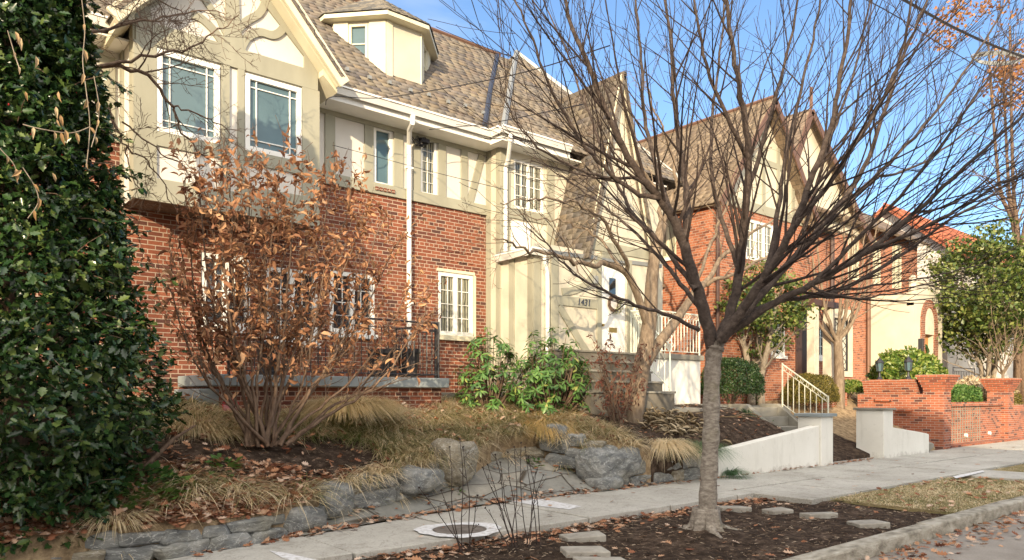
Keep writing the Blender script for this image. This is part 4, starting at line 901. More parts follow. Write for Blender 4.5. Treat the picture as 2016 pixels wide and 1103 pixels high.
# ================================================================ third house
H3=thing('brick_house','brick house with cream stepped-parapet vestibule and brown roof, third along the street','house',(27,13,1.7))
F3=FY(12.95); V1=(25.5,26.9,2.5,4.4); V2=(26.9,27.8,5.9,7.6); V3=(30.6,31.5,5.9,7.7); V4=(28.9,29.6,5.9,7.6)
b=MB(); b.wall(F3,22.4,33,.9,8.2,[V1,V2,V3,V4],.12); box_house(b,22.4,33,12.95,20,.9,8.2); b.build('brick_wall',m_brick2,H3)
b=MB(); b.lbox(F3,25.2,25.5,-.02,.04,2.3,4.75); b.lbox(F3,26.9,27.2,-.02,.04,2.3,4.75); b.lbox(F3,25.5,26.9,-.02,.04,4.4,4.75); b.lbox(F3,25.5,26.9,-.02,.05,2.3,2.5); b.build('window_surround',m_lime_stone,H3)
window(H3,F3,*V1,m_lead,m_iron,fw=.05,sash=3,diamond=True,rows=6)
for v in (V2,V3,V4): window(H3,F3,*v,m_curtain,m_cream_trim,fw=.08,sash=2,cols=2,rows=4)
b=MB(); b.slab([(22.2,12.5,7.9),(33.3,12.5,7.9),(33.3,15.2,9.7),(22.2,15.2,9.7)],.1); b.slab([(22.2,20,7.0),(33.3,20,7.0),(33.3,15.22,9.7),(22.2,15.22,9.7)],.1)
RX,RZ=23.6,11.2
b.slab([(RX+4.4,12.6,7.4),(RX,12.6,RZ),(RX,18,RZ),(RX+4.4,18,7.4)],.1); b.slab([(RX-2.6,12.6,RZ-4.2),(RX,12.6,RZ),(RX,18,RZ),(RX-2.6,18,RZ-4.2)],.1)
b.build('roof',m_brown_roof,H3)
b=MB(); b.quad(FY(12.85)(RX+4.2,0,7.5),FY(12.85)(RX-1.9,0,7.5),FY(12.85)(RX,0,RZ-.1)); b.build('gable_wall',m_stuc,H3)
b=MB()
for sg,l in ((1,4.4),(-1,1.9)): b.band(FY(12.58),[(RX+sg*l,RZ-.1-l*(.864 if sg>0 else 1.8)),(RX,RZ-.1)],.25,0,.04)
b.tube([(RX,12.6,RZ),(RX,12.6,RZ+.7)],.06,6); b.build('bargeboard',m_copper,H3)
b=MB(); b.box(27.6,28.4,14.2,15.0,8.5,10.5); chm=b.build('chimney',m_stuc,H3); b=MB(); b.slab([(27.4,14.0,10.5),(28.6,14.0,10.5),(28.6,14.6,10.95),(27.4,14.6,10.95)],.08); b.slab([(27.4,15.2,10.5),(28.6,15.2,10.5),(28.6,14.6,10.95),(27.4,14.6,10.95)],.08); b.build('chimney_cap',m_tile,chm)
Fv=FY(11.3); VX0,VX1=28.5,31.1; dr3=(29.35,30.25,1.75,3.9)
b=MB(); b.wall(Fv,VX0,VX1,.9,4.9,[dr3],.25); b.quad((VX0,11.3,.9),(VX0,12.95,.9),(VX0,12.95,5.0),(VX0,11.3,5.0)); b.quad((VX1,11.3,.9),(VX1,12.95,.9),(VX1,12.95,5.0),(VX1,11.3,5.0)); b.quad((VX0,11.3,4.9),(VX1,11.3,4.9),(VX1,12.95,4.9),(VX0,12.95,4.9))
b.prism(Fv,[(VX0,4.9),(VX1,4.9),(VX1,5.25),(VX1-.35,5.25),(VX1-.35,5.75),(VX0+.4,5.75),(VX0+.4,5.3),(VX0,5.3)],-.25,0.0); b.build('vestibule',m_stuc,H3)
b=MB(); b.lbox(Fv,VX0+.36,VX1-.31,-.28,.04,5.75,5.85); b.lbox(Fv,VX0-.04,VX0+.4,-.28,.04,5.3,5.38); b.lbox(Fv,VX1-.35,VX1+.04,-.28,.04,5.25,5.33); b.box(VX0-.04,VX0+.2,11.55,12.95,5.0,5.36); b.build('parapet_coping',m_lime_stone,H3)
b=MB(); b.lbox(Fv,29.05,29.35,0,.06,1.5,4.3); b.lbox(Fv,30.25,30.55,0,.06,1.5,4.3); b.band(Fv,[(29.8+.6*math.cos(a),4.3+.75*math.sin(a)) for a in np.linspace(0,math.pi,13)],.3,0,.06); b.build('arch_surround',m_brick1,H3)
b=MB(); b.prism(Fv,[(29.35,3.9),(30.25,3.9),(30.25,4.35)]+[(29.8+.45*math.cos(a),4.35+.55*math.sin(a)) for a in np.linspace(.1,math.pi-.1,9)]+[(29.35,4.35)],0,.03); b.build('arch_panel',m_lime_stone,H3)
b=MB(); b.lbox(Fv,29.35,30.25,-.25,-.18,1.75,3.9); 
d3=b.build('door',m_wood,H3); b=MB()
for k in range(4): b.lbox(Fv,29.44+.2*k,29.56+.2*k,-.18,-.165,1.95,3.7)
b.build('door_panel',m_wood,d3)
b=MB(); b.box(28.3,31.3,10.2,11.3,.8,1.72); b.build('door_step',m_brick3,H3)
b=MB(); b.lbox(Fv,28.86,28.98,0,.16,3.2,3.7); b.build('wall_lamp',m_iron,H3,bevel=.01); b=MB(); b.lbox(Fv,28.7,29.0,0,.16,2.55,3.05); b.build('mailbox',m_metal_gr,H3,bevel=.03)
downspout('downspout',[(28.36,12.86,7.8),(28.36,12.86,5.0),(28.36,12.86,1.9)],m_copper,H3,.08)
for z,y in ((5.38,11.4),): 
    b=MB(); b.lathe((VX0+.2,11.42,5.38),[(.12,0),(.16,.1),(.12,.3),(.15,.4),(.10,.6),(.03,.65)],8); b.lathe((VX1-.15,11.42,5.33),[(.12,0),(.16,.1),(.12,.3),(.15,.4),(.10,.6),(.03,.65)],8); b.build('finial',m_lime_stone,H3)
w3=thing('wreath','green wreath with a red bow on the golden wooden door','wreath',(29.8,11.4,3.2)); b=MB()
for k in range(8): ring_tubes(b,(29.8,11.42,3.25),.24+.03*rng.uniform(-1,1),.03,16,'y',.03,rng)
b.build('foliage_ring',m_plain('wreath_green',(.03,.07,.02),.7),w3); b=MB(); b.rock((29.85,11.3,3.0),(.24,.12,.24),0,rng,20,2); b.build('bow',m_ribbon,w3)
railing('stair_railing','black iron railing before the golden wooden door',m_iron,(29.2,10.25,1.72),(31.3,10.25,1.72),.9,.16,True,False,.012)
# ================================================================ fourth house
H4=thing('stucco_house','white stucco house with red clay tile roof at the far right','house',(42,12.8,1.8))
b=MB(); b.add([(36,12.86,.9),(36,18,.9),(36,18,8.2),(36,15.4,10.3),(36,12.86,8.2)],[(0,1,2,3,4)]); b.quad((36,12.86,.9),(50,12.86,.9),(50,12.86,8.2),(36,12.86,8.2)); b.quad((50,12.86,.9),(50,18,.9),(50,18,8.2),(50,12.86,8.2)); b.quad((36,18,.9),(50,18,.9),(50,18,8.2),(36,18,8.2)); b.build('wall',m_white_stuc,H4)
b=MB(); b.slab([(35.5,12.3,7.9),(50.5,12.3,7.9),(50.5,15.4,10.5),(35.5,15.4,10.5)],.14); b.slab([(35.5,18.5,7.9),(50.5,18.5,7.9),(50.5,15.42,10.5),(35.5,15.42,10.5)],.14); b.build('roof',m_tile,H4)
b=MB()
for k in range(60): b.tube([(35.5+.25*k,12.3,7.96),(35.5+.25*k,15.4,10.56)],.06,5)
b.build('tile_ribs',m_tile,H4)
for a in (39,43,47): window(H4,FY(12.86),a,a+1.3,5.6,7.2,m_glass,m_trim,o=-.02,sash=2,rows=3)
# ================================================================ the other side of the street (behind the camera; it shades the pavement)
def far_house(label,x0,x1,h,ridge):
    t=thing('brick_house',label,'house',((x0+x1)/2,-10,0)); f=Fr((0,-10,0),(1,0,0),(0,1,0)); n=int((x1-x0)/2.6); hs=[]
    for k in range(n):
        a=x0+(k+.5)*(x1-x0)/n; hs+= [(a-.5,a+.5,1.6,3.2),(a-.5,a+.5,4.6,6.1)]
    b=MB(); b.wall(f,x0,x1,0,h,hs,.1); b.quad((x0,-10,0),(x0,-18,0),(x0,-18,h),(x0,-10,h)); b.quad((x1,-10,0),(x1,-18,0),(x1,-18,h),(x1,-10,h)); b.quad((x0,-18,0),(x1,-18,0),(x1,-18,h),(x0,-18,h)); b.build('brick_wall',m_brick1,t)
    for q in hs: window(t,f,*q,m_glass,m_trim,sash=1,cols=2,rows=4)
    b=MB(); m=(x0+x1)/2
    b.slab([(x0-.4,-9.6,h-.2),(x1+.4,-9.6,h-.2),(x1-1.6,-14,ridge),(x0+1.6,-14,ridge)],.1); b.slab([(x0-.4,-18.4,h-.2),(x1+.4,-18.4,h-.2),(x1-1.6,-14,ridge),(x0+1.6,-14,ridge)],.1); b.slab([(x0-.4,-9.6,h-.2),(x0-.4,-18.4,h-.2),(x0+1.6,-14,ridge)],.1); b.slab([(x1+.4,-9.6,h-.2),(x1+.4,-18.4,h-.2),(x1-1.6,-14,ridge)],.1)
    b.build('roof',m_slate_dk,t)
far_house('brick house across the street, widest of the opposite row',-40,-24,9.6,11.4)
far_house('brick house across the street, middle of the opposite row',-19.8,-5.5,9.8,11.6)
far_house('brick house across the street, at the right end of the opposite row',14,27,9.2,11.0)
# ================================================================ vegetation helpers
def crom(P, n=5):
    Q=[]
    for i in range(len(P)-1):
        p0,p1,p2,p3=P[max(i-1,0)],P[i],P[i+1],P[min(i+2,len(P)-1)]
        for s in range(n):
            u=s/n; Q.append(.5*((2*p1)+(-p0+p2)*u+(2*p0-5*p1+4*p2-p3)*u*u+(-p0+3*p1-3*p2+p3)*u**3))
    Q.append(P[-1].copy()); return Q
def rvec(rng): return Vector((rng.gauss(0,1),rng.gauss(0,1),rng.gauss(0,1))).normalized()
class Tree:
    def __init__(s, seed, up=.25, wander=.12, ang=(25,50), minr=.0028, sides=(7,5,4,3), tips=None, straight=1.0):
        s.rng=random.Random(seed); s.mb=MB(); s.up=up; s.wander=wander; s.ang=ang; s.minr=minr; s.sides=sides; s.tips=[]; s.pts=[]
    def tube(s,P,Rd,lv,mb=None):
        if lv>=1: s.pts+=[(P[i],(P[i+1]-P[i]).normalized()) for i in range(len(P)-1)]
        (mb or s.mb).tube(P,Rd,s.sides[min(lv,len(s.sides)-1)],cap=False)
    def limb(s, P, r0, r1, lv=0, kids=8, klen=1.2, start=.25, depth=2, jit=.02, mb=None, n=5, kink=0):
        P=crom([Vector(p) for p in P],n); m=len(P); rng=s.rng
        for i in range(1,m-1): P[i]=P[i]+rvec(rng)*jit
        Rd=[r0+(r1-r0)*(i/(m-1))**.8 for i in range(m)]
        s.tube(P,Rd,lv,mb); s.kids(P,Rd,kids,klen,start,depth,lv+1); s.tips.append((P[-1],(P[-1]-P[-2]).normalized())); return P,Rd
    def kids(s,P,Rd,kids,klen,start,depth,lv):
        if depth<=0: return
        rng=s.rng; m=len(P)
        for k in range(kids):
            f=start+(1-start)*(k+rng.random())/kids; x=f*(m-1); i=min(int(x),m-2); p=P[i].lerp(P[i+1],x-i); r=Rd[i]
            t=(P[i+1]-P[i]).normalized(); ax=t.cross(rvec(rng)); 
            if ax.length<.05: continue
            d=Matrix.Rotation(R(rng.uniform(*s.ang)),3,ax.normalized())@t
            L=klen*rng.uniform(.55,1.2)*(1-.35*f); s.grow(p,d,L,max(s.minr,r*rng.uniform(.32,.52)),depth-1,lv)
    def grow(s,p,d,L,r,depth,lv):
        rng=s.rng; n=max(4,int(L/.14)) if lv<3 else 4; n=min(n,10); P=[p.copy()]; d=d.normalized()
        for i in range(n):
            d=(d+rvec(rng)*s.wander+Vector((0,0,s.up/n))).normalized(); P.append(P[-1]+d*(L/n))
        Rd=[max(s.minr*.8,r*(1-.75*i/n)) for i in range(n+1)]
        s.tube(P,Rd,lv); s.tips.append((P[-1],d))
        if depth>0: s.kids(P,Rd,s.nk(L),L*s.kratio,.2,depth,lv+1)
    kratio=.5; kd=6
    def nk(s,L): return max(2,int(L*s.kd))
# ================================================================ street tree (foreground)
TR=(6.78,4.88,.1)
t1=thing('street_tree','bare multi-limbed street tree with grey banded trunk in the soil bed by the kerb','tree',TR)
D0=8.1
def T(px,py,dd=0): return Vector(W(px,py,d=D0+dd))
b=MB(); P=crom([T(1390,1062),T(1392,1035),T(1393,1000),T(1396,930),T(1400,850),T(1401,760),T(1405,700),T(1408,685),T(1411,668)],5)
Rr=np.interp(np.linspace(0,1,len(P)),[0,.06,.125,.25,.4,.6,.75,.88,1],[.33,.20,.125,.100,.092,.087,.090,.10,.07]); Rr=[r*(1+.05*math.sin(i*1.7)+.05*random.Random(i).uniform(-1,1)) for i,r in enumerate(Rr)]; b.tube(P,list(Rr),14)
rng=random.Random(7)
for k in range(9):
    a=2*math.pi*k/9+rng.uniform(-.3,.3); c=P[0]; l=rng.uniform(.32,.68); z0=.32
    q=[Vector((c.x+.07*math.cos(a),c.y+.07*math.sin(a),c.z+z0)),Vector((c.x+.15*math.cos(a),c.y+.15*math.sin(a),c.z+.12)),Vector((c.x+l*.75*math.cos(a),c.y+l*.75*math.sin(a),c.z+.03)),Vector((c.x+l*1.1*math.cos(a),c.y+l*1.1*math.sin(a),c.z-.05))]; b.tube(crom(q,4),list(np.linspace(.085,.02,13)),8)
b.build('trunk',m_bark_trunk,t1,smooth=True)
lmb=MB(); tr=Tree(21,up=.22,wander=.06,ang=(16,42),minr=.003,sides=(10,6,4,3)); tr.kd=4.2; tr.kratio=.6
LIMBS=[
 # (points (px,py,depth offset), r0, r1, kids, kid length)
 ([(1405,690,0),(1385,610,-.1),(1358,520,-.2),(1330,440,-.3),(1300,390,-.4),(1262,350,-.6),(1215,270,-.8),(1165,150,-1.0),(1120,30,-1.1),(1095,-60,-1.2)],.085,.014,13,1.3),
 ([(1348,480,-.2),(1352,390,0),(1338,290,.2),(1325,180,.3),(1318,60,.4),(1300,-60,.5)],.05,.014,9,1.2),
 ([(1325,430,-.3),(1290,330,-.1),(1270,230,0),(1262,120,.2),(1250,0,.3),(1240,-60,.3)],.035,.01,9,1.1),
 ([(1300,390,-.4),(1250,380,-.6),(1190,330,-.9),(1130,260,-1.1),(1080,160,-1.3),(1040,60,-1.5),(1005,-20,-1.6)],.032,.008,11,1.1),
 ([(1262,350,-.6),(1200,350,-.8),(1130,330,-1.2),(1060,290,-1.5),(1010,230,-1.7),(985,170,-1.8)],.02,.005,10,.9),
 ([(1412,680,.1),(1440,610,.2),(1458,520,.2),(1466,420,.1),(1474,300,0),(1458,190,-.1),(1440,80,-.1),(1425,-60,-.2)],.075,.02,11,1.3),
 ([(1466,400,.1),(1500,290,.3),(1530,180,.5),(1560,60,.6),(1580,-60,.7)],.035,.012,9,1.2),
 ([(1472,310,0),(1430,230,-.3),(1390,130,-.5),(1370,20,-.7),(1360,-60,-.7)],.03,.01,8,1.1),
 ([(1420,670,-.1),(1465,605,-.3),(1510,540,-.5),(1560,450,-.7),(1595,360,-.8),(1635,250,-.9),(1660,120,-1.0),(1680,-40,-1.1)],.07,.016,12,1.3),
 ([(1560,450,-.7),(1620,380,-.9),(1680,290,-1.1),(1750,170,-1.2),(1800,60,-1.3),(1850,-60,-1.4)],.035,.01,11,1.2),
 ([(1425,665,.15),(1490,590,.3),(1570,500,.5),(1640,420,.6),(1700,330,.7),(1745,210,.8),(1780,80,.9),(1800,-40,1.0)],.062,.014,12,1.3),
 ([(1640,420,.6),(1720,350,.7),(1800,270,.8),(1880,170,.9),(1950,60,1.0),(2010,-40,1.1)],.032,.009,11,1.2),
 ([(1430,660,-.1),(1510,605,-.3),(1600,560,-.5),(1700,500,-.7),(1800,420,-.8),(1900,330,-.9),(2000,240,-1.0),(2090,160,-1.0)],.052,.010,14,1.3),
 ([(1700,500,-.7),(1790,460,-.9),(1890,410,-1.1),(1990,350,-1.3),(2090,290,-1.4)],.024,.007,11,1.1),
 ([(1440,640,.2),(1530,595,.5),(1640,575,.7),(1750,520,.9),(1860,440,1.0),(1960,380,1.1),(2080,290,1.2)],.045,.009,13,1.2),
 ([(1600,560,-.5),(1690,470,-.7),(1770,390,-.9),(1850,290,-1.0),(1930,180,-1.1),(2010,80,-1.2)],.028,.008,10,1.1),
 ([(1376,650,-.1),(1320,622,-.3),(1250,600,-.5),(1180,568,-.7),(1120,530,-.9),(1075,480,-1.0),(1030,440,-1.1)],.028,.005,9,.7),
 ([(1390,620,.1),(1340,560,.3),(1300,510,.5),(1240,450,.7),(1180,400,.9),(1110,350,1.1),(1050,310,1.2)],.035,.006,10,1.0),
 ([(1370,570,-.2),(1310,490,.1),(1240,410,.4),(1190,300,.6),(1150,200,.7),(1110,90,.8),(1070,0,.9)],.035,.008,11,1.2),
 ([(1455,530,.2),(1420,430,.5),(1400,320,.7),(1405,200,.9),(1420,80,1.0),(1430,-50,1.1)],.035,.011,9,1.2),
 ([(1510,540,-.5),(1530,430,-.3),(1545,320,-.2),(1570,200,-.1),(1600,80,0),(1625,-60,0)],.035,.011,9,1.2),
 ([(1570,500,.5),(1600,400,.6),(1630,290,.7),(1670,180,.9),(1700,70,1.0),(1720,-50,1.1)],.03,.01,9,1.2),
 ([(1640,575,.7),(1740,560,.9),(1830,545,1.0),(1930,520,1.1),(2010,480,1.2)],.018,.005,8,.8),
 ([(1590,560,-.5),(1660,585,-.6),(1750,580,-.8),(1830,560,-1.0),(1900,570,-1.1)],.016,.004,6,.7),
 ([(1720,350,.7),(1800,330,.8),(1890,270,.9),(1980,190,1.0),(2060,120,1.1)],.02,.007,9,1.1),
 ([(1800,420,-.8),(1880,400,-.6),(1970,330,-.5),(2060,270,-.4)],.016,.006,8,1.0),
]
for L,r0,r1,k,kl in LIMBS:
    tr.limb([T(*q) for q in L],r0*.88,r1*.85,0,int(k*1.75),kl*1.4,.18,2,.012,mb=lmb)
lmb.build('limbs',m_bark_limb,t1,smooth=True,uv=False); tr.mb.build('crown',m_bark_dark,t1,smooth=True,uv=False)
# ================================================================ yard tree (behind, sunlit, twisty)
t2=thing('yard_tree','bare tan-barked yard tree with low spreading twiggy limbs beside the front steps','tree',W(1248,850,Y=9.0))
Y2=9.0
def T2(px,py,dy=0): return Vector(W(px,py,Y=Y2+dy))
b=MB()
for L,r0,r1 in (([(1243,865),(1250,800),(1262,730),(1272,680),(1280,620),(1283,560),(1290,500),(1305,440)],.19,.09),([(1268,720),(1290,685),(1325,640),(1352,600),(1385,560)],.12,.07),([(1274,640),(1258,590),(1240,548),(1222,530),(1190,518)],.075,.05)):
    P=crom([T2(*q) for q in L],5); b.tube(P,list(np.linspace(r0,r1,len(P))),10)
b.build('trunk',m_bark_tan,t2,smooth=True)
tr=Tree(33,up=.10,wander=.30,ang=(30,70),minr=.0032,sides=(7,5,4,3)); tr.kd=6.5; tr.kratio=.5
for L,r0,r1,k,kl in [
 ([(1190,518,0),(1150,522,-.3),(1100,505,-.5),(1050,498,-.7),(1010,480,-.9),(975,470,-1.0)],.05,.008,14,.9),
 ([(1240,548,0),(1215,480,-.3),(1170,420,-.5),(1110,395,-.6),(1050,390,-.7),(985,400,-.8)],.045,.007,14,.9),
 ([(1222,530,0),(1180,470,.4),(1120,440,.6),(1060,430,.7),(1000,420,.8)],.03,.006,12,.8),
 ([(1305,440,0),(1290,370,.2),(1240,310,.3),(1190,280,.3),(1130,260,.3)],.05,.007,12,1.0),
 ([(1305,440,0),(1330,370,-.2),(1320,290,-.2),(1290,220,-.2),(1270,160,-.2)],.05,.007,12,1.0),
 ([(1310,430,0),(1370,380,.2),(1420,330,.3),(1470,300,.3),(1520,290,.3)],.045,.007,12,1.0),
 ([(1385,560,0),(1430,500,.2),(1490,450,.3),(1550,420,.4),(1600,400,.4)],.06,.008,14,1.0),
 ([(1385,560,0),(1440,540,-.3),(1520,500,-.4),(1580,480,-.5),(1640,470,-.6)],.05,.007,13,.9),
 ([(1352,600,0),(1400,480,.5),(1430,400,.6),(1450,340,.6),(1460,280,.6)],.045,.008,12,1.0)]:
    tr.limb([T2(*q) for q in L],r0,r1,0,k,kl,.15,3,.04)
tr.mb.build('crown',m_bark_tan,t2,smooth=True,uv=False)
# ================================================================ neighbour tree (left, branches over the bay)
t3=thing('ornamental_tree','bare ornamental tree behind the holly, its dark twigs crossing the bay windows','tree',(1.55,9.6,.9))
b=MB(); P=crom([Vector((1.55,9.6,.85)),Vector((1.5,9.55,2.2)),Vector((1.4,9.5,3.6)),Vector(W(120,150,Y=9.4)),Vector(W(100,40,Y=9.4)),Vector(W(90,-80,Y=9.4))],5); b.tube(P,list(np.linspace(.12,.05,len(P))),9); b.build('trunk',m_bark_brown,t3,smooth=True)
tr=Tree(44,up=.02,wander=.26,ang=(30,65),minr=.0030,sides=(6,5,4,3)); tr.kd=12; tr.kratio=.55
def T3(px,py,dy=0): return Vector(W(px,py,Y=9.4+dy))
for L,r0,r1,k,kl in [
 ([(120,150,0),(200,130,0),(290,150,-.1),(340,210,-.1),(355,260,-.1),(420,320,-.1),(500,370,0)],.04,.005,12,.6),
 ([(125,110,0),(180,160,.1),(220,230,.1),(250,290,.1),(300,330,.1),(350,420,.1)],.03,.005,12,.6),
 ([(200,130,0),(300,110,-.2),(370,95,-.3),(430,60,-.3),(470,30,-.3)],.025,.004,12,.6),
 ([(105,60,0),(200,60,.1),(300,40,.2),(380,20,.3),(450,25,.3)],.03,.004,12,.6),
 ([(340,210,-.1),(400,230,-.2),(450,260,-.2),(480,300,-.2)],.014,.004,8,.5),
 ([(250,290,.1),(260,350,.1),(290,390,.1)],.012,.004,6,.4),
 ([(95,-20,0),(200,-20,0),(300,-10,0),(380,40,0)],.03,.004,10,.7),
 ([(240,240,.1),(320,300,.0),(380,350,0),(430,420,0)],.014,.004,8,.5)]:
    tr.limb([T3(*q) for q in L],r0*.85,r1,0,int(k*1.4),kl*1.15,.15,3,.03)
tr.mb.build('crown',m_bark_brown,t3,smooth=True,uv=False)
# ================================================================ holly
HL=([(0,0,0),(.16,.19,.05),(.26,.13,.02),(.40,.27,.07),(.52,.16,.02),(.66,.24,.07),(.78,.11,.02),(1,0,-.02),(.78,-.11,.02),(.66,-.24,.07),(.52,-.16,.02),(.40,-.27,.07),(.26,-.13,.02),(.16,-.19,.05),(.5,0,-.04)],
    [(0,14,3,2,1),(14,7,6,5,4,3),(0,13,12,11,14),(14,11,10,9,8,7)])
hc=(.85,8.1); t4=thing('holly_tree','tall dark glossy holly tree filling the left edge above the stone border','tree',(hc[0],hc[1],.5))
def hol_r(z): return float(np.interp(z,[.2,.6,1.05,1.4,2.2,2.9,3.8,5.2,6.3,7.2],[.7,.9,1.02,1.30,1.13,.98,.76,.58,.5,.25]))
rs=np.random.RandomState(5); n=46000
zz=rs.uniform(.3,7.0,n); az=rs.uniform(0,2*math.pi,n)
rr=np.array([hol_r(z) for z in zz]); lump=np.array([noise.noise((math.cos(a)*2.2,math.sin(a)*2.2,z*1.7)) for a,z in zip(az,zz)]); l2=np.array([noise.noise((math.cos(a)*6,math.sin(a)*6,z*4.5+9)) for a,z in zip(az,zz)])
f=1+.24*lump+.2*l2-np.abs(rs.normal(0,.13,n)); keep=(l2>-.36+.3*rs.rand(n))
idx=np.where(keep)[0]
rad=rr[idx]*f[idx]; ca,sa=np.cos(az[idx]),np.sin(az[idx])
P=np.stack([hc[0]+rad*ca,hc[1]+rad*sa,zz[idx]],1)
out=np.stack([ca,sa,np.zeros(len(idx))],1); Nn=out*.55+np.array([0,0,.75])+rs.randn(len(idx),3)*.45
Dd=out*.7+rs.randn(len(idx),3)*.8+np.array([0,0,-.25])
n3=13000; z3=rs.uniform(.5,6.8,n3); a3=rs.uniform(0,6.283,n3); r3=np.array([hol_r(z) for z in z3])*rs.uniform(.45,.85,n3); P3=np.stack([hc[0]+r3*np.cos(a3),hc[1]+r3*np.sin(a3),z3],1)
P=np.concatenate([P,P3]); Dd=np.concatenate([Dd,rs.randn(n3,3)]); Nn=np.concatenate([Nn,rs.randn(n3,3)+np.array([0,0,.6])]); ns=len(P)
sz=rs.uniform(.045,.12,ns); sz[-n3:]*=1.35
leaves('foliage',m_holly,HL,P,Dd,Nn,sz,t4,rs.uniform(.9,1.25,ns),seed=6)
b=MB(); b.tube([(hc[0],hc[1],.3),(hc[0]+.05,hc[1],2),(hc[0],hc[1]+.05,4.5),(hc[0],hc[1],6.8)],[.13,.1,.06,.02],8)
rng=random.Random(9)
for k in range(150):
    z=rng.uniform(.6,6.3); a=rng.uniform(0,6.28); r=hol_r(z)*rng.uniform(.7,1.0); p0=Vector((hc[0],hc[1],max(.3,z-.5))); p1=Vector((hc[0]+r*math.cos(a),hc[1]+r*math.sin(a),z)); b.tube([p0,p0.lerp(p1,.5)+Vector((0,0,-.05)),p1],[.02,.012,.005],4,False)
SP=[]
for k in range(130):
    z=rng.uniform(.5,6.6); a=rng.uniform(-2.6,.9); r=hol_r(z); p0=Vector((hc[0]+r*.8*math.cos(a),hc[1]+r*.8*math.sin(a),z)); d=Vector((math.cos(a),math.sin(a),rng.uniform(-.5,.5))).normalized(); p1=p0+d*rng.uniform(.3,.55); b.tube([p0,p0.lerp(p1,.5)+Vector((0,0,.02)),p1],[.006,.004,.002],4,False)
    for j in range(rng.randint(6,11)): f_=rng.uniform(.45,1); SP.append((p0.lerp(p1,f_),d))
sn=len(SP); leaves('sprigs',m_holly,HL,np.array([p for p,_ in SP]),np.array([d for _,d in SP])*.7+rs.randn(sn,3)*.7,rs.randn(sn,3)*.6+np.array([0,-.2,.7]),rs.uniform(.055,.10,sn),t4,1.1,seed=16)
q=Vector(W(275,930,Y=8.1)); b.tube([q+Vector((0,0,-.1)),q+Vector((-.05,0,.4)),q+Vector((-.3,.1,1.0))],[.05,.035,.03],7); b.tube([q,q+Vector((.35,.1,.32)),q+Vector((.6,.2,.45))],[.03,.02,.008],6)
b.build('branches',m_bark_brown,t4,uv=False)
b=MB()
for k in range(150):
    i=rng.randrange(len(P)); p=P[i]; b.lathe((p[0]*1.0,p[1]-.02,p[2]),[(.003,-.009),(.009,0),(.003,.009)],5)
b.build('berries',m_berry,t4)
CURL=([(0,0,0),(.3,.17,.15),(.3,-.19,.10),(.3,0,-.02),(.65,.13,.10),(.65,-.16,.02),(.65,0,-.14),(1,.03,-.32)],[(0,3,1),(0,2,3),(1,3,6,4),(3,2,5,6),(4,6,7),(6,5,7)])
vt=thing('dead_vine','tan dead vine with papery pods hanging in the holly','vine',W(215,200,Y=7.0)); b=MB(); pods=[]
for L in ([(205,-10),(212,60),(208,120),(215,180),(222,250),(215,330)],[(222,250),(185,262),(130,255),(90,245)],[(45,262),(40,285),(70,320),(80,345)],[(60,60),(75,110),(85,140)],[(90,330),(115,370),(120,400),(100,430)],[(230,150),(240,210),(236,250),(225,290)]):
    Q=crom([Vector(W(x-45,y,Y=6.95+.1*rng.random())) for x,y in L],5); b.tube(Q,.004,4,False); pods+=[(p,rng.random()) for p in Q[4::4]]
b.build('stem',m_straw if False else m_bark_grey,vt,uv=False)
for x,y in ((65,70),(20,90),(28,100),(100,110),(80,180),(142,235),(150,260),(140,210),(145,180),(158,255),(148,225),(133,340),(73,335),(60,62)): pods.append((Vector(W(x-30,y,Y=6.95)),0))
PP_=np.array([p for p,_ in pods]); k=len(pods)
leaves('pods',m_leaf('papery_pod',[(.30,.18,.08),(.46,.31,.17),(.52,.40,.25)],.7,.2,.3),CURL,PP_,np.array([[.15,0,-1]])+rs.randn(k,3)*.25,np.array([[0,-1,.2]])+rs.randn(k,3)*.3,rs.uniform(.06,.11,k),vt,.8)
# ================================================================ brown-leaved shrub
SB=W(520,868,Y=8.75); t5=thing('brown_shrub','large multi-stemmed shrub covered in dead curled brown leaves before the porch','shrub',SB)
tr=Tree(55,up=.35,wander=.12,ang=(18,45),minr=.0032,sides=(7,5,4,3)); tr.kd=4.0; tr.kratio=.6; rng=random.Random(55)
cb=Vector(SB); STM=[(330,560),(350,470),(365,420),(385,350),(420,330),(455,340),(490,340),(525,330),(550,315),(585,340),(620,350),(655,360),(690,390),(720,410),(750,440),(780,480),(810,560),(840,610),(800,640),(400,600),(470,520),(560,500),(640,520),(700,560),(430,450),(610,430),(520,420)]
b=tr.mb
for x,y in STM:
    dy=rng.uniform(-.75,.75); top=Vector(W(x,y,Y=8.75+dy)); base=cb+Vector((rng.uniform(-.16,.16)+(x-560)*.0006,rng.uniform(-.12,.12),-.06)); mid=base.lerp(top,.5)+Vector(((x-560)*.0010,dy*.15,-.05)); q1=base.lerp(mid,.5)+rvec(rng)*.05
    tr.limb([base,q1,mid,top],rng.uniform(.022,.034),.006,0,12,.85,.38,2,.02)
tr.mb.build('stems',m_bark_brown,t5,smooth=True,uv=False)
tips=[(p,d) for p,d in tr.tips if p.z>1.7]+[q for q in tr.pts if q[0].z>2.0 and rng.random()<.8]; P=[];D_=[]
for p,d in tips:
    for k in range(rng.choice((1,2,3,3))): P.append(p-d*rng.uniform(0,.35)+rvec(rng)*.05); D_.append(Vector((0,0,-.55))+d*.6+rvec(rng)*.9)
P=np.array(P); D_=np.array(D_); n=len(P); hz=P[:,2]
kp=rs.rand(n)<np.interp(hz,[1.7,2.6,3.5,4.2,5],[.12,.38,.72,.92,.9]); P,D_=P[kp],D_[kp]; n=len(P); print('shrub leaves',n)
leaves('dead_leaves',m_brownleaf,CURL,P,D_,rs.randn(n,3)+np.array([0,-.4,.5]),rs.uniform(.055,.14,n),t5,rs.uniform(.7,1.3,n),seed=8)
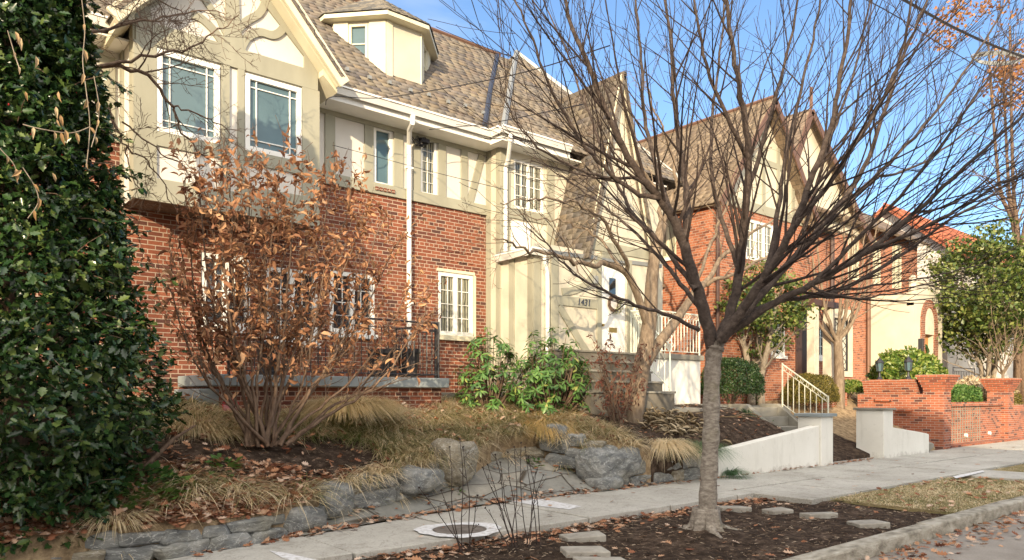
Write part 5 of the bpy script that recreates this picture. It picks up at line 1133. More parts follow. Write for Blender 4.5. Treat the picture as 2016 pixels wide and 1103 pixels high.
b=MB(); rng=random.Random(12)
# ================================================================ rhododendrons
RL=([(0,0,0),(.3,.12,.03),(.7,.13,.02),(1,0,-.12),(.7,-.13,.02),(.3,-.12,.03),(.35,0,.0),(.7,0,-.03)],[(0,6,1),(6,7,2,1),(7,3,2),(0,5,6),(6,5,4,7),(7,4,3)])
def rhodo(label,c,rx,ry,h,nw,seed,cat='shrub',m=None,tipz=.0,leaf=(.11,.17)):
    t=thing('rhododendron',label,cat,c); rng=random.Random(seed); rs=np.random.RandomState(seed); b=MB(); P=[];D=[];N_=[]
    for k in range(nw):
        a=rng.uniform(0,6.28); f=rng.random()**.5; zf=rng.uniform(.12,1)*(1-.45*f*f)
        e=Vector((c[0]+rx*f*math.cos(a)*(1.15-.2*zf),c[1]+ry*f*math.sin(a),c[2]+h*zf*(1+.15*noise.noise((a,f*3,seed)))))
        p0=Vector((c[0]+rng.uniform(-.1,.1),c[1]+rng.uniform(-.1,.1),c[2]-.05)); mid=p0.lerp(e,.5)+Vector((0,0,-.1)); b.tube(crom([p0,mid,e],4),list(np.linspace(.014,.005,9)),4,False)
        ax=(Vector((math.cos(a)*f,math.sin(a)*f,.9))).normalized(); ph=rng.random()*6
        for j in range(rng.randint(7,11)):
            al=ph+j*2.4; u=ax.orthogonal().normalized(); v=ax.cross(u); o=u*math.cos(al)+v*math.sin(al); dr=rng.uniform(-.5,.25)
            P.append(e+ax*rng.uniform(-.06,.03)); D.append(o+ax*dr+Vector((0,0,-.15))); N_.append(ax+o*.2)
    b.build('branches',m_bark_brown,t,uv=False); n=len(P)
    leaves('leaves',m or m_rhodo,RL,np.array(P),np.array(D),np.array(N_)+rs.randn(n,3)*.15,rs.uniform(leaf[0],leaf[1],n),t,rs.uniform(.85,1.2,n),seed=seed); return t
c=W(965,810,Y=10.2); rhodo('loose upright rhododendron before the brick corner, left of two',(c[0],c[1],c[2]-.05),.62,.5,1.6,110,61)
c=W(1085,815,Y=9.75); rhodo('fuller bright green rhododendron below the house number',(c[0],c[1],c[2]-.05),.85,.55,1.7,210,62)
# withered shrub by the steps
c=W(1215,850,Y=8.75); t6=thing('withered_shrub','twiggy shrub with withered red-brown leaves in front of the grey steps','shrub',c)
tr=Tree(66,up=.3,wander=.2,ang=(25,55),minr=.003,sides=(6,4,3)); tr.kd=5; tr.kratio=.5; rng=random.Random(66)
for k in range(22):
    x=rng.uniform(1165,1295); y=rng.uniform(655,760); b0=Vector(c)+Vector((rng.uniform(-.1,.1),rng.uniform(-.1,.1),-.05)); tp=Vector(W(x,y,Y=8.75+rng.uniform(-.3,.3))); tr.limb([b0,b0.lerp(tp,.5)+rvec(rng)*.08,tp],.013,.004,0,6,.4,.3,2,.02)
tr.mb.build('stems',m_bark_brown,t6,uv=False)
P=[];D_=[]
for p,d in tr.tips+[q for q in tr.pts if rng.random()<.16]:
    if rng.random()<.9: P.append(p-d*.05); D_.append(Vector((0,0,-.7))+d*.4+rvec(rng)*.6)
n=len(P); leaves('withered_leaves',m_darkleaf,CURL,np.array(P),np.array(D_),rs.randn(n,3),rs.uniform(.05,.10,n),t6,.9,seed=9)
# ================================================================ clipped box and hedges
LF6=([(0,0,0),(.4,.26,.05),(1,0,0),(.4,-.26,.05)],[(0,2,1),(0,3,2)])
def bush(name,label,c,rx,ry,h,n,m,size,seed,group=None,shape=3.0,base=.0,cat='shrub',fuzz=.06):
    t=thing(name,label,cat,c,group); rs=np.random.RandomState(seed)
    d=rs.randn(n,3); d[:,2]=np.abs(d[:,2])*1.0-.25*(rs.rand(n)<.4); d/=(np.abs(d)**shape).sum(1)[:,None]**(1/shape)
    lump=np.array([noise.noise((x*2.3+seed,y*2.3,z*2.3)) for x,y,z in d]); k=(1-np.abs(rs.normal(0,.10,n)))+lump*fuzz*2
    P=np.stack([c[0]+d[:,0]*rx*k,c[1]+d[:,1]*ry*k,c[2]+h*.28+np.where(d[:,2]>0,d[:,2]*h*.72,d[:,2]*h*.28)*k],1); N_=d+rs.randn(n,3)*.5
    leaves('foliage',m,LF6,P,rs.randn(n,3)+d*.5,N_,rs.uniform(size*.7,size*1.3,n),t,1.0,seed=seed)
    b=MB(); rng=random.Random(seed)
    for k in range(14): a=rng.uniform(0,6.28); b.tube([(c[0],c[1],c[2]-.1),(c[0]+rx*.4*math.cos(a),c[1]+ry*.4*math.sin(a),c[2]+h*.35),(c[0]+rx*.75*math.cos(a),c[1]+ry*.75*math.sin(a),c[2]+h*.7)],[.025,.015,.006],4,False)
    b.build('branches',m_bark_brown,t,uv=False); return t
c=W(1440,795,Y=10.4); bush('boxwood','dark green clipped boxwood beside the white landing',(c[0],c[1],c[2]),.74,.64,1.08,14000,m_box,.05,71)
c=W(1596,800,Y=10.2); bush('boxwood','bronze-tipped rounded boxwood behind the ivory handrail',(c[0],c[1],c[2]-.1),.78,.6,.95,13000,m_box_gold,.048,72)
c=W(1672,778,Y=10.9); bush('small_shrub','small yellow-green shrub just left of the brick planter',c,.4,.4,.45,4000,m_lime,.06,73)
c=(23.5,9.5,1.75); bush('laurel_shrub','dense narrow-leaved green shrub growing above the two lanterns',c,1.0,.9,1.15,7500,m_lime,.12,74,shape=2.4,fuzz=.15)
c=(25.6,8.9,1.3); bush('low_hedge','low dark green shrub above the brick lattice panel',c,1.3,.5,.62,6000,m_green,.08,75)
c=(29.8,8.9,1.2); bush('low_hedge','low olive shrub behind the second brick pier',c,.9,.5,.6,1500,m_box_gold,.07,76)
c=(30.3,9.9,1.5); bush('small_shrub','tan dried perennial mass behind the brick garden wall',c,2.4,.9,.7,2600,m_straw,.14,77,shape=2.2,fuzz=.2)
# evergreen magnolia-like small tree with pale trunk
def leafy_tree(name,label,c,r,h,ht,nl,m,size,seed,bark,ntr=3,gap=0,squash=1.0,group=None,cat='tree'):
    t=thing(name,label,cat,c,group); rng=random.Random(seed); rs=np.random.RandomState(seed); tr=Tree(seed,up=.3,wander=.2,ang=(25,55),minr=.006,sides=(8,5,4)); tr.kd=2.5; tr.kratio=.55; P=[];b=MB()
    for k in range(ntr):
        a=6.28*k/ntr+rng.random(); e=Vector((c[0]+.35*r*math.cos(a),c[1]+.35*r*math.sin(a),c[2]+h*.75)); p0=Vector(c)+Vector((.12*math.cos(a)*ntr*.5,.12*math.sin(a),-.1)); Q=crom([p0,p0+Vector((.05*math.cos(a),0,ht*.6)),p0.lerp(e,.6),e],4); b.tube(Q,list(np.linspace(.12,.04,len(Q))),8)
        tr.kids(Q,list(np.linspace(.12,.04,len(Q))),9,r*.9,.35,2,1)
    b.build('trunk',bark,t,smooth=True)
    tr.mb.build('crown_branches',bark,t,uv=False)
    nb=max(8,nl//70); blobs=[]
    for k in range(nb):
        d=rs.randn(3); d/=np.linalg.norm(d); rr=r*(rs.rand()**.45); z=c[2]+ht+(h-ht)*(.5+.5*d[2]*rs.rand()**.4); wz=1-.5*abs((z-c[2]-ht)/(h-ht)-.45); blobs.append((c[0]+d[0]*rr*wz,c[1]+d[1]*rr*wz*squash,z,rs.uniform(.16,.34)*r))
    P=[];N_=[]
    for k in range(nl):
        q=blobs[rs.randint(nb)]; d=rs.randn(3); d/=np.linalg.norm(d); f=rs.rand()**.4; P.append((q[0]+d[0]*q[3]*f,q[1]+d[1]*q[3]*f,q[2]+d[2]*q[3]*f*.6)); N_.append(d+np.array([0,0,.6]))
    P=np.array(P); N_=np.array(N_)+rs.randn(nl,3)*.5
    leaves('foliage',m,LF6,P,rs.randn(nl,3),N_,rs.uniform(size*.7,size*1.3,nl),t,1.2,seed=seed); return t
c=W(1490,785,Y=10.9); leafy_tree('evergreen_tree','small evergreen tree with pale twin stems before the brick house',(c[0],c[1],c[2]-.1),1.5,3.7,1.3,5200,m_olive,.11,81,m_lime_stone if False else m_bark_grey,3)
c=(32.6,10.2,1.3); leafy_tree('broadleaf_tree','bright green broadleaf tree in front of the white stucco house',c,2.7,6.9,1.6,14000,m_olive,.17,82,m_bark_grey,4)
c=(41,9.2,1.3); leafy_tree('broadleaf_tree','olive green tree behind bare twigs at the right edge',c,2.6,8.3,2.2,5000,m_box_gold,.2,83,m_bark_grey,4)
# oak with rusty leaves
t=leafy_tree('oak_tree','tall oak with rusty orange leaves in the upper right sky',(36.6,10.3,1.4),3.9,20.5,11.5,2600,m_oakleaf,.18,84,m_bark_brown,4)
# bare trees
def bare_tree(label,c,h,r0,seed,spread=.5,m=None,kd=1.4,depth=3,minr=.007,group=None,nl=7):
    t=thing('bare_tree',label,'tree',c,group); tr=Tree(seed,up=.35,wander=.16,ang=(20,50),minr=minr,sides=(8,5,4,3)); tr.kd=kd; tr.kratio=.55; rng=random.Random(seed)
    b=MB(); fk=Vector(c)+Vector((rng.uniform(-.1,.1),0,h*.28)); b.tube(crom([Vector(c)-Vector((0,0,.2)),Vector(c).lerp(fk,.5)+Vector((.04,0,0)),fk],5),list(np.linspace(r0*1.3,r0*.9,11)),9); b.build('trunk',m or m_bark_grey,t,smooth=True)
    for k in range(nl):
        a=6.28*k/nl+rng.uniform(-.3,.3); s=spread*h*rng.uniform(.3,1); e=fk+Vector((s*math.cos(a)*.7,s*math.sin(a)*.7,h*rng.uniform(.45,.72))); tr.limb([fk-Vector((0,0,.1)),fk.lerp(e,.4)+Vector((s*.12*math.cos(a),s*.12*math.sin(a),-.05*h)),e],r0*.55,r0*.1,0,8,h*.24,.2,depth-1,.04)
    tr.mb.build('crown',m or m_bark_grey,t,smooth=True,uv=False); return t
c=W(1652,795,Y=10.3)
bt=bare_tree('slim sunlit bare tree before the leaded window of the third house',(c[0],c[1],1.35),6.6,.125,91,.35,m_bark_tan,2.4,3,.006)
bare_tree('bare leafless tree behind the red roof of the white stucco house',(58,22,1),13,.2,92,.5,m_bark_grey,.9,3,.014); bare_tree('bare tree with fine reddish twigs at the far right beyond the brick garden wall',(40,7.6,.3),8,.12,93,.5,m_bark_tan,1.6,3,.010)
bare_tree('bare shrubby tree with tan stems beside the green broadleaf tree',(31.2,9.3,1.3),4.2,.05,94,.55,m_bark_tan,3,3,.007,nl=9)
bare_tree('tall bare street tree across the street, first in its row',(-18.5,-7.2,0),13,.25,95,.45,m_bark_dark,1.5,3,.012); bare_tree('tall bare street tree across the street, second in its row',(-10.5,-7.4,0),12.5,.24,96,.45,m_bark_dark,1.5,3,.012); bare_tree('tall bare street tree across the street, third in its row',(-3.2,-7.3,0),10.5,.2,97,.4,m_bark_dark,1.3,3,.012)
# ================================================================ dry stone walls, boulders
def stone_run(t,line,courses,h,seed,m=m_stone,lmin=.24,lmax=.5,dep=.3,zoff=0,lean=.05):
    rng=random.Random(seed); P=[Vector(p) for p in line]; L=[0]
    for i in range(1,len(P)): L.append(L[-1]+(P[i]-P[i-1]).length)
    def at(s):
        for i in range(1,len(P)):
            if s<=L[i] or i==len(P)-1: f=(s-L[i-1])/(L[i]-L[i-1]+1e-9); return P[i-1].lerp(P[i],f),(P[i]-P[i-1]).normalized()
    for k in range(courses):
        s=rng.uniform(-.15,0)
        while s<L[-1]:
            l=rng.uniform(lmin,lmax); p,d=at(min(max(s+l/2,0),L[-1])); n=Vector((-d.y,d.x,0)).normalized(); hh=h*rng.uniform(.8,1.15)
            c=p+n*(dep*.28+lean*k)+Vector((0,0,zoff+h*(k+.5)-.02)); b=MB(); b.block(c,(l*1.02,dep,hh*1.08),math.atan2(d.y,d.x)+rng.uniform(-.10,.10),rng); b.build('stone',m if rng.random()<.85 else m_stone_tan,t); s+=l*.97
t=thing('stone_border','low two-course border of grey fieldstones along the pavement at the bottom left','stone wall',(1.8,7.2,.15)); stone_run(t,[(.2,7.36,.15),(1.2,7.36,.15),(2.05,7.10,.15),(2.8,7.25,.15),(3.4,7.55,.16)],2,.13,101,dep=.32)
t=thing('stone_wall','dry-laid grey stone wall with drooping grass at the left of the flagstone path','stone wall',(4.8,8.2,.2)); stone_run(t,[(3.75,7.9,.18),(4.3,8.08,.24),(4.9,8.17,.28),(5.6,8.35,.33),(6.1,8.48,.4)],2,.19,102,dep=.4,lmin=.42,lmax=.75)
t=thing('stone_steps','rough tan stone steps and ledges at the head of the flagstone path','stone steps',(7.2,9.1,.6))
stone_run(t,[(6.5,8.75,.48),(7.0,9.0,.58),(7.6,9.2,.66),(8.2,9.05,.62)],3,.15,103,m_stone_tan,.4,.85,.45,lean=.16)
t=thing('stone_wall','low grey stone wall right of the flagstone path carrying the big boulder','stone wall',(8.9,8.1,.3)); stone_run(t,[(8.15,8.85,.56),(8.3,8.45,.42),(8.5,8.1,.28),(9.0,7.92,.16),(10.75,7.95,.15)],3,.2,104,dep=.36,lmin=.34,lmax=.66)
def boulder(label,c,s,rz,seed,m=m_stone,n=24,p=3.6):
    b=MB(); b.block(c,s,rz,random.Random(seed),3.2,.05,8); o=b.build('boulder',m); tag(o,label,'boulder'); return o
c=W(893,912,Y=8.5); boulder('upright pale tan boulder at the left mouth of the flagstone path',c,(.80,.55,.66),.5,201,m_stone_tan)
c=W(822,945,Y=8.2); boulder('wide dark grey boulder lying left of the pale upright one',(c[0],c[1],c[2]),(.75,.45,.34),.25,202)
c=W(1197,918,Y=8.1); boulder('largest grey boulder with white veins, right of the flagstone path',c,(1.1,.66,.60),.0,203,m_stone,30)
c=W(1190,947,Y=7.95); boulder('smooth dark boulder under the largest white-veined one',(c[0],c[1],c[2]-.03),(.62,.42,.24),.1,204)
c=W(1262,895,Y=8.25); boulder('squarish grey boulder at the right end of the stone wall',c,(.42,.4,.35),.2,205)
c=W(1250,872,Y=8.45); boulder('flat grey stone capping the right stone wall',c,(.5,.4,.14),.1,206)
c=W(590,1040,Y=7.62); boulder('flat-topped boulder where the stone border leaves the pavement',(c[0],c[1],.27),(.55,.4,.3),.35,207)
c=W(655,985,Y=8.02); boulder('tilted grey boulder at the near end of the drooping-grass wall',c,(.46,.4,.42),.3,208)
# ================================================================ grasses
rs=np.random.RandomState(31); rng=random.Random(31)
def clump_field(cands,per,L,seed,droopr=(.55,1.15),down=None):
    r=np.random.RandomState(seed); P=[];H=[];LL=[];LE=[];DR=[];WD=[];RN=[]
    for (x,y,sc,tone) in cands:
        k=int(per*sc); a=r.uniform(0,2*math.pi,k); rad=.09*np.sqrt(r.rand(k))*sc; bias=np.array([.10,-1.0])
        hx=np.cos(a)+bias[0]*.8; hy=np.sin(a)+bias[1]*.8; hl=np.hypot(hx,hy)+1e-6
        px=x+rad*np.cos(a); py=y+rad*np.sin(a)
        for i in range(k): P.append((px[i],py[i],gzn(px[i],py[i])-.01))
        H.append(np.stack([hx/hl,hy/hl,np.zeros(k)],1)); LL.append(L*sc*r.uniform(.6,1.25,k)); LE.append(r.uniform(.55,.97,k)); DR.append(r.uniform(*droopr,k)*.75); WD.append(r.uniform(.008,.016,k)); RN.append(np.clip(tone+r.normal(0,.42,k),0,1))
    return np.array(P),np.concatenate(H),np.concatenate(LL),np.concatenate(LE),np.concatenate(DR),np.concatenate(WD),np.concatenate(RN)
C=[]
def dens(x,y):
    if x<1.8 or x>9.4: return 0
    e=edge(x); 
    if y<e+.10 or y>11.0: return 0
    if x>3.2 and y>10.1 and x<7.3: return 0
    b=((x-3.1)/1.9)**2+((y-8.75)/.75)**2
    if b<1: return 0
    v=noise.noise((x*1.3,y*1.3,7))
    if x<3.6 and y<8.3: return .22
    
    return .85 if v>-.25 else .25
while len(C)<600:
    x=rng.uniform(1.8,9.4); y=rng.uniform(7.1,10.9)
    if rng.random()<dens(x,y): 
        tone=.5+.75*noise.noise((x*.9,y*.9,4)); C.append((x,y,rng.uniform(.55,1.5),tone+rng.uniform(-.25,.25)))
for k in range(20):
    x=rng.choice((rng.uniform(4.0,6.4),rng.uniform(4.0,6.4),rng.uniform(6.6,8.2))); C.append((x,edge(x)+rng.uniform(.03,.16),rng.uniform(.9,1.3),.75))
a=clump_field(C,58,.30,1); o=blades('sedge_lawn',m_sedge,*a[:6],rnd=a[6]); o['kind']='stuff'
def clump(name,label,c,n,L,m,seed,sp=.12,droop=(.5,1.1),lean=(.2,.75),wid=(.007,.014),zf=None,tone=None,cat='grass clump'):
    r=np.random.RandomState(seed); a=r.uniform(0,2*math.pi,n); rad=sp*np.sqrt(r.rand(n)); P=np.stack([c[0]+rad*np.cos(a),c[1]+rad*np.sin(a),np.array([zf if zf is not None else gzn(c[0]+q*math.cos(w_),c[1]+q*math.sin(w_)) for q,w_ in zip(rad,a)])-.01],1)
    hx,hy=np.cos(a)+.05,np.sin(a)-.45; hl=np.hypot(hx,hy)+1e-6
    o=blades(name,m,P,np.stack([hx/hl,hy/hl,0*a],1),L*r.uniform(.6,1.15,n),r.uniform(*lean,n),r.uniform(*droop,n),r.uniform(*wid,n),base=tuple(P.mean(0)),seed=seed,rnd=None if tone is None else np.clip(r.normal(tone,.2,n),0,1)); return tag(o,label,cat)
c=W(690,830,Y=9.7); clump('grass_mound','large rounded tan sedge mound below the porch ledge',c,4200,.62,m_sedge,301,.42,(.6,1.1),tone=.5,zf=gz(c[0],c[1])+.16)
c=W(1075,890,Y=9.2); clump('grass_clump','bright golden grass tuft glowing at the top of the stone steps',(c[0],c[1]),2600,.46,m_gold,302,.30,(.8,1.25))
c=(10.15,8.02); clump('grass_clump','tan hanging grass tuft beside the right stone wall',c,1300,.55,m_sedge,303,.20,(.8,1.3),zf=.72,tone=.75)
c=(11.05,7.98); clump('grass_clump','dark green strappy grass clump behind the street tree trunk',c,620,.58,m_lirio,304,.22,(.7,1.2),zf=.62,wid=(.007,.012))
c=(10.6,8.05); clump('grass_clump','dark green strappy grass between tan tuft and trunk',c,620,.55,m_lirio,305,.20,(.6,1.1),zf=.66,wid=(.007,.012))
c=(11.55,7.68); clump('grass_clump','dark green strappy grass right of the trunk at the white wall foot',c,300,.42,m_lirio,306,.10,(.7,1.2),zf=.2,wid=(.007,.012))
c=W(1475,830,Y=9.1); clump('grass_clump','upright green strappy clump in the mulch by the garden steps',(c[0],c[1]),300,.42,m_lirio,307,.13,(.5,1.0),wid=(.008,.013))
c=W(870,800,Y=10.6); clump('grass_clump','sparse dry tan tuft at the brick corner of the porch',(c[0],c[1]),700,.40,m_sedge,308,.35,(.5,1.0),tone=.5)
c=W(230,1060,Y=7.5); clump('grass_clump','dry tan tuft leaning over the bottom-left stone border',(c[0],c[1]),500,.30,m_sedge,309,.22,(.6,1.1),tone=.65)
c=W(400,800,Y=9.6); clump('grass_mound','tan dried sedge mass left of the brown shrub base',(c[0],c[1]),1800,.45,m_sedge,310,.6,(.5,1.1),tone=.5)
# verge lawn
n=17000; xx=rs.uniform(10.35,15.2,n); yy=rs.uniform(3.6,5.25,n); kk=np.array([noise.noise((x*1.1,y*1.1,3)) for x,y in zip(xx,yy)])>-.3; xx,yy=xx[kk],yy[kk]; n=len(xx); a=rs.uniform(0,6.28,n)
x2=rs.uniform(16.6,30,3500); y2=rs.uniform(3.6,5.25,3500); xx=np.concatenate([xx,x2]); yy=np.concatenate([yy,y2]); n=len(xx); a=rs.uniform(0,6.28,n)
o=blades('verge_grass',m_sedge,np.stack([xx,yy,np.full(n,.12)],1),np.stack([np.cos(a),np.sin(a),0*a],1),rs.uniform(.03,.09,n),rs.uniform(.5,.97,n),rs.uniform(.3,.9,n),rs.uniform(.005,.011,n),rnd=np.clip([.45+.5*noise.noise((x*1.4,y*1.4,8))+rs.normal(0,.4) for x,y in zip(xx,yy)],0,1)); o['kind']='stuff'
# leafy low plants
def low_plant(label,c,n,r,m,size,seed,name='ground_plant',h=.18):
    rs=np.random.RandomState(seed); a=rs.uniform(0,6.28,n); f=np.sqrt(rs.rand(n)); P=np.stack([c[0]+r*f*np.cos(a),c[1]+r*f*np.sin(a),0*a],1); P[:,2]=[gzn(p[0],p[1]) for p in P]; P[:,2]+=h*rs.rand(n)*(1-.6*f); D=np.stack([np.cos(a),np.sin(a),rs.uniform(-.3,.9,n)],1)
    return tag(leaves(name,m,LF6,P,D,rs.randn(n,3)*.3+np.array([0,0,1]),rs.uniform(size*.6,size*1.2,n),None,1.2,base=(c[0],c[1],gz(c[0],c[1])),seed=seed),label,'plant')
c=W(280,985,Y=7.75); low_plant('bushy bright green perennial at the foot of the holly',c,420,.38,m_green,.10,401,h=.26)
c=W(440,910,Y=8.15); low_plant('small leafy green seedling in the mulch left of the brown shrub',c,46,.14,m_green,.11,402,h=.22)
c=W(1055,915,Y=8.75); low_plant('little green weed among fallen leaves at the right path edge',c,26,.10,m_green,.09,403,h=.1)
c=W(940,945,Y=8.3); low_plant('tiny green weed at the foot of the pale boulder',(c[0]-.4,c[1]-.1),16,.10,m_green,.06,404,h=.05)
c=W(1540,850,Y=8.5); low_plant('straggly green weeds behind the low white wall',c,110,.5,m_green,.07,405,h=.22)
# ================================================================ fallen leaves and twigs
OAK=([(0,0,0),(.15,.05,.01),(.28,.22,.05),(.38,.08,.0),(.52,.30,.06),(.62,.10,.0),(.78,.22,.04),(.86,.08,.0),(1,0,.04),(.86,-.08,0),(.78,-.22,.05),(.62,-.10,0),(.52,-.30,.07),(.38,-.08,0),(.28,-.22,.04),(.15,-.05,.01)],[tuple(range(0,9)),(0,8,9,10,11,12,13,14,15)])
pts=[]
def scat(n,fx,fy,fz,tilt=.35,cond=None):
    k=0; g=0
    while k<n and g<n*12:
        g+=1; x=fx(); y=fy()
        if cond and not cond(x,y): continue
        pts.append((x,y,fz(x,y)+.012+abs(rng.gauss(0,.008)),tilt)); k+=1
U=rng.uniform
scat(850,lambda:U(2,9.9),lambda:6.2-abs(rng.gauss(0,.22)),bedz); scat(240,lambda:U(1,10.3),lambda:U(3.6,6.1),bedz)
scat(600,lambda:U(2.0,9.6),lambda:U(6.95,8.2),lambda x,y:patio(x,y),.4,lambda x,y: abs(y-walk_y(x))<.10 or abs(y-edge(x))<.15)
scat(120,lambda:U(4,9.0),lambda:U(7.6,9.0),lambda x,y:patio(x,y),.3,lambda x,y:y<edge(x)-.05)
scat(1900,lambda:U(-.5,9.3),lambda:U(7.15,11),lambda x,y:gzn(x,y)+.03+.09*rng.random(),.6,lambda x,y:y>edge(x)+.02)
scat(2200,lambda:U(-.6,3.5),lambda:7.05+abs(rng.gauss(0,.3)),gzn,.4,lambda x,y:y>edge(x)-.02); scat(3000,lambda:U(.2,4.5),lambda:U(7.2,8.4),gzn,.5,lambda x,y:y>edge(x)+.02)
scat(420,lambda:U(9.0,14.8),lambda:U(7.95,10),gzn,.5); scat(240,lambda:U(9.4,17.5),lambda:7.78+abs(rng.gauss(0,.08))*-1,lambda x,y:.155,.3)
scat(60,lambda:U(2,30),lambda:U(5.4,7.9),lambda x,y:.155,.2,lambda x,y:x>9.9 or y>6.3); scat(900,lambda:U(4,20),lambda:3.34-abs(rng.gauss(0,.28)),lambda x,y:.0,.5); scat(160,lambda:U(10.3,15),lambda:U(3.6,5.2),lambda x,y:.13,.4)
P=np.array([p[:3] for p in pts]); tl=np.array([p[3] for p in pts]); n=len(P); az=rs.uniform(0,6.28,n); D_=np.stack([np.cos(az),np.sin(az),rs.normal(0,1,n)*tl*.5],1); N_=np.stack([rs.normal(0,1,n)*tl,rs.normal(0,1,n)*tl,np.ones(n)],1)
o=leaves('leaf_litter',m_litter,OAK,P,D_,N_,rs.uniform(.05,.125,n),None,rs.uniform(.9,1.4,n),seed=77); o['kind']='stuff'
# mulch chips, twigs and dead stems
pts=[]; scat(5600,lambda:U(2,10.3),lambda:U(3.6,6.15),bedz,.3); scat(1500,lambda:U(1.2,5),lambda:U(7.9,9.6),gzn,.3,lambda x,y:y>edge(x)+.05); scat(1800,lambda:U(9.5,15.2),lambda:U(8.0,10.2),gzn,.3)
P=np.array([p[:3] for p in pts]); n=len(P); az=rs.uniform(0,6.28,n)
m_chip=m_leaf('mulch_chip',[(.03,.02,.014),(.08,.055,.04),(.16,.115,.08),(.36,.29,.22)],.9,.1,0,[0,.4,.75,1]); BAR=([(0,-.11,0),(1,-.06,.02),(1,.08,.02),(0,.1,0),(.1,0,.12),(.9,0,.12)],[(0,1,5,4),(4,5,2,3),(0,4,3),(1,2,5)])
o=leaves('mulch_chips',m_chip,BAR,P,np.stack([np.cos(az),np.sin(az),rs.normal(0,.2,n)],1),rs.randn(n,3)*.3+np.array([0,0,1]),rs.uniform(.012,.055,n),None,rs.uniform(.4,1.0,n),seed=78); o['kind']='stuff'
c=W(1320,850,Y=8.75); P=[];r=np.random.RandomState(9); k=420; a=r.normal(0,1,k); P=np.stack([c[0]+a*.38,c[1]+r.normal(0,.22,k),0*a],1); P[:,2]=[gzn(p[0],p[1])+.02+abs(r.normal(0,.06)) for p in P]; az=r.uniform(0,6.28,k)
tag(leaves('straw_pile',m_straw,CURL,P,np.stack([np.cos(az),np.sin(az),r.normal(0,.35,k)],1),r.randn(k,3)*.5+np.array([0,0,1]),r.uniform(.10,.30,k),None,.09,base=(c[0],c[1],gz(c[0],c[1])),seed=79),'heap of pale straw-like cut stems on the dark mulch','straw pile')
b=MB()
for L in ([(1510,800),(1525,870),(1548,930)] and [(1425,845),(1470,855),(1500,870),(1545,925)],[(1440,820),(1490,815),(1520,800),(1560,790)],[(1390,835),(1450,850),(1500,838)]):
    b.tube(crom([Vector((*W(x,y,Y=8.75)[:2],gzn(*W(x,y,Y=8.75)[:2])+.05)) for x,y in L],5),.006,5)
tag(b.build('fallen_twigs',m_straw,uv=False),'thin bare fallen twigs lying across the mulch bed','twigs')
# ================================================================ pavers, manhole, chalk
def paver(label,px,py,l,w,rz,seed,z=None):
    c=W(px,py,Z=.13); b=MB(); r=random.Random(seed); cs,sn=math.cos(rz),math.sin(rz); Q=[(-l/2,-w/2),(l/2,-w/2),(l/2,w/2),(-l/2,w/2)]; Q=[(x+r.uniform(-.025,.025),y+r.uniform(-.025,.025)) for x,y in Q]; zb=bedz(c[0],c[1])-.03
    tl=(r.uniform(-.05,.05),r.uniform(-.05,.05)); vs=[(c[0]+x*cs-y*sn,c[1]+x*sn+y*cs,zb) for x,y in Q]; vs+=[(c[0]+x*cs-y*sn,c[1]+x*sn+y*cs,zb+.085+x*tl[0]+y*tl[1]) for x,y in Q]; b.hexa(vs); tag(b.build('paver',m_paver,bevel=.012),label,'paver','stepping pavers in the tree bed')
paver('flat paver right behind the street tree trunk',1441,997,.42,.24,-.35,1); paver('second paver right of the trunk',1530,1004,.36,.22,-.25,2); paver('long narrow paver third from the trunk',1615,1011,.46,.16,-.3,3); paver('tilted paver nearest the kerb grass',1708,1026,.40,.26,-.5,4)
paver('rounded paver farthest from the street in the front row',1148,1052,.42,.26,-.5,5); paver('middle paver of the front row left of the trunk',1152,1081,.44,.24,-.55,6); paver('front paver cut off by the bottom edge of the photo',1185,1102,.44,.24,-.5,7)
paver('paver at the very bottom edge left of the kerb',1225,1125,.5,.3,-.3,8)
c=W(905,1043,Z=.155); b=MB(); b.lathe((c[0],c[1],.150),[(.285,0),(.285,.010),(.27,.014),(.05,.014)],32); mh=tag(b.build('manhole_cover',m_manhole),'round rusty iron cover set in the narrow pavement','manhole cover')
b=MB(); n=48
for k in range(n):
    a0,a1=2*math.pi*k/n,2*math.pi*(k+1)/n; r0=lambda a:.30+.0*a; r1=lambda a:.47+.03*math.sin(3*a+1)+.015*math.sin(11*a)
    b.quad(*[(c[0]+r*math.cos(a),c[1]+r*math.sin(a)*.96,.1605) for r,a in ((r0(a0),a0),(r1(a0),a0),(r1(a1),a1),(r0(a1),a1))])
tag(b.build('chalk_ring',m_chalk),'wide white chalk ring drawn round the iron cover','chalk drawing')
def chalk(label,pp):
    b=MB(); q=[W(x,y,Z=.1605)[:2] for x,y in pp]; b.add([(x,y,.1605) for x,y in q],[tuple(range(len(q)))]); tag(b.build('chalk_patch',m_chalk),label,'chalk drawing')
chalk('white chalk wedge on the pavement before the flagstones',[(1006,987),(1040,979),(1080,985),(1145,997),(1120,1003),(1060,996)]); chalk('white chalk wedge at the bottom of the pavement',[(530,1084),(560,1088),(600,1097),(640,1106),(600,1112),(556,1098)]); chalk('white chalk line across the walk near the far verge',[(1876,938),(1935,926),(1938,929),(1882,942)])
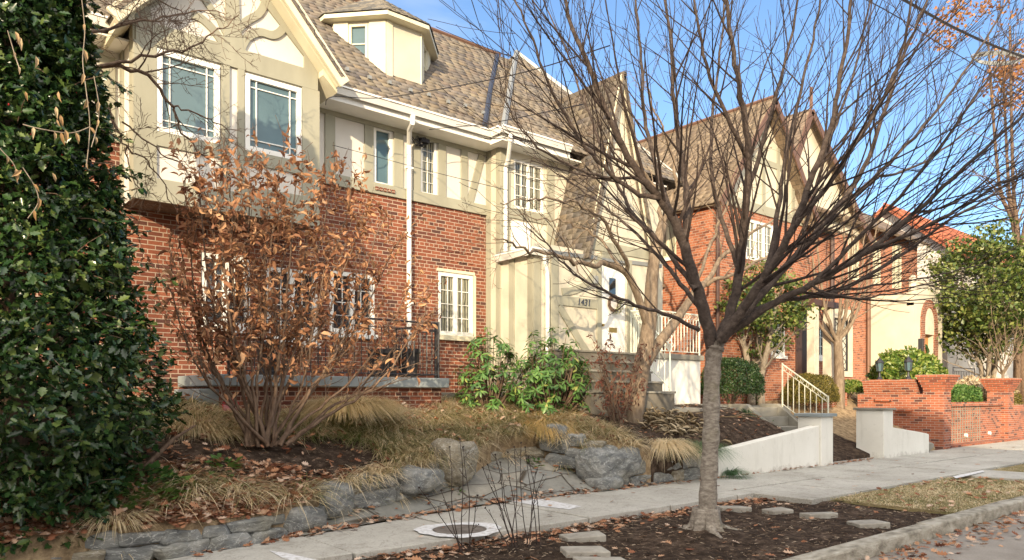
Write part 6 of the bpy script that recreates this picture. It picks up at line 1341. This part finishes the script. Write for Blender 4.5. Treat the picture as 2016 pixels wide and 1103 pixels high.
# ================================================================ dried flower stalks in front
def stalks(label,base,tops,seed):
    c=W(base[0],base[1],Z=.1); t=thing('dried_plant',label,'plant',c); r=random.Random(seed); b=MB(); hd=MB()
    for x,y,dd in tops:
        d0=(c[0]*FW[0]+c[1]*FW[1]); p0=Vector(c)+Vector((r.uniform(-.09,.09),r.uniform(-.06,.06),-.05)); e=Vector(W(x,y,d=d0+dd)); m=p0.lerp(e,.5)+rvec(r)*.04; Q=crom([p0,p0.lerp(m,.5)+rvec(r)*.015,m,m.lerp(e,.5)+rvec(r)*.02,e],4); b.tube(Q,list(np.linspace(.0055,.0028,len(Q))),5,False)
        for k in range(r.randint(2,5)):
            i=r.randint(len(Q)//3,len(Q)-2); dv=((Q[i+1]-Q[i]).normalized()+rvec(r)*.7).normalized(); q=Q[i]+dv*r.uniform(.05,.13); b.tube([Q[i],Q[i].lerp(q,.6)+Vector((0,0,-.005)),q],.0022,4,False)
            if r.random()<.5: hd.rock(q,(.016,.016,.016),0,r,12,2)
        hd.rock(e,(.026,.026,.022),0,r,16,2)
    b.build('stems',m_bark_dark,t,uv=False); hd.build('seed_heads',m_bark_dark,t,uv=False)
stalks('dried flower stalks standing at the left of the front bed',(925,1085),[(868,965,0),(885,880,.1),(905,865,-.1),(912,880,.2),(825,960,.1),(940,975,0)],1)
stalks('densest bunch of dried flower stalks in the middle of the front bed',(1010,1080),[(950,920,0),(975,895,.1),(960,915,-.1),(985,910,.2),(1000,890,.05),(955,1000,0),(1012,880,.15)],2)
stalks('dark dried flower stalks right of the middle bunch',(1050,1075),[(1026,872,0),(1034,880,.1),(1055,930,.1),(1070,935,-.1),(1040,900,.15)],3)
stalks('thin withered stems by the porch corner',(905,812),[(880,690,1.5),(898,680,1.6),(893,705,1.4),(910,660,1.5)],4) if False else None
# ================================================================ cables
def cable(label,P,r,name='utility_cable'):
    b=MB(); b.tube(crom([Vector(p) for p in P],8),r,5,False); tag(b.build(name,m_wire,uv=False),label,'cable')
cable('thick utility cable crossing the upper right corner',[W(1500,-160,d=9),W(1780,0,d=11),W(1900,65,d=12.5),W(2016,112,d=14),W(2200,170,d=18)],.022)
cable('thin utility wire below the thick cable at upper right',[W(1500,-100,d=9),W(1740,18,d=11),W(1880,105,d=13),W(2020,180,d=15),W(2200,240,d=19)],.008)
b=MB(); c=Vector(W(1965,118,d=14)); 
for k in range(4): b.tube([c+Vector(((.42+.03*k)*math.cos(a)*FW[1],-(.42+.03*k)*math.cos(a)*FW[0]-.0*k,.10*math.sin(a)+.02*k)) for a in np.linspace(0,6.28,25)],.012,5,False)
tag(b.build('cable_coil',m_metal_gr,uv=False),'loose coil of pale cable hanging from the thick utility line','cable')
cable('service wire from the bay corner across the slate roof',[(5.3,10.9,6.2),(5.34,10.7,6.28),W(760,192,Y=10.6),W(1000,150,d=9.5),W(1200,90,d=8)],.007); cable('service wire from the downspout bracket to the right',[W(845,255,Y=11.2),W(900,250,Y=11.0),W(965,243,d=12),W(1150,205,d=9)],.007); cable('low wire across the half-timbered wall',[W(655,286,Y=11.8),W(720,303,Y=11.3),W(850,338,Y=10.8),W(1000,375,d=10.5)],.005)
b=MB(); r=random.Random(3)
for k in range(6): b.tube(crom([Vector((7.5+r.uniform(-.1,.3),11.75,6.35+r.uniform(-.1,.1))) for _ in range(5)],5),.008,4,False)
b.box(7.62,7.8,11.7,11.8,6.35,6.42); tag(b.build('cable_bracket',m_wire,uv=False),'tangle of cables on a bracket under the eave beside the downspout','cable')
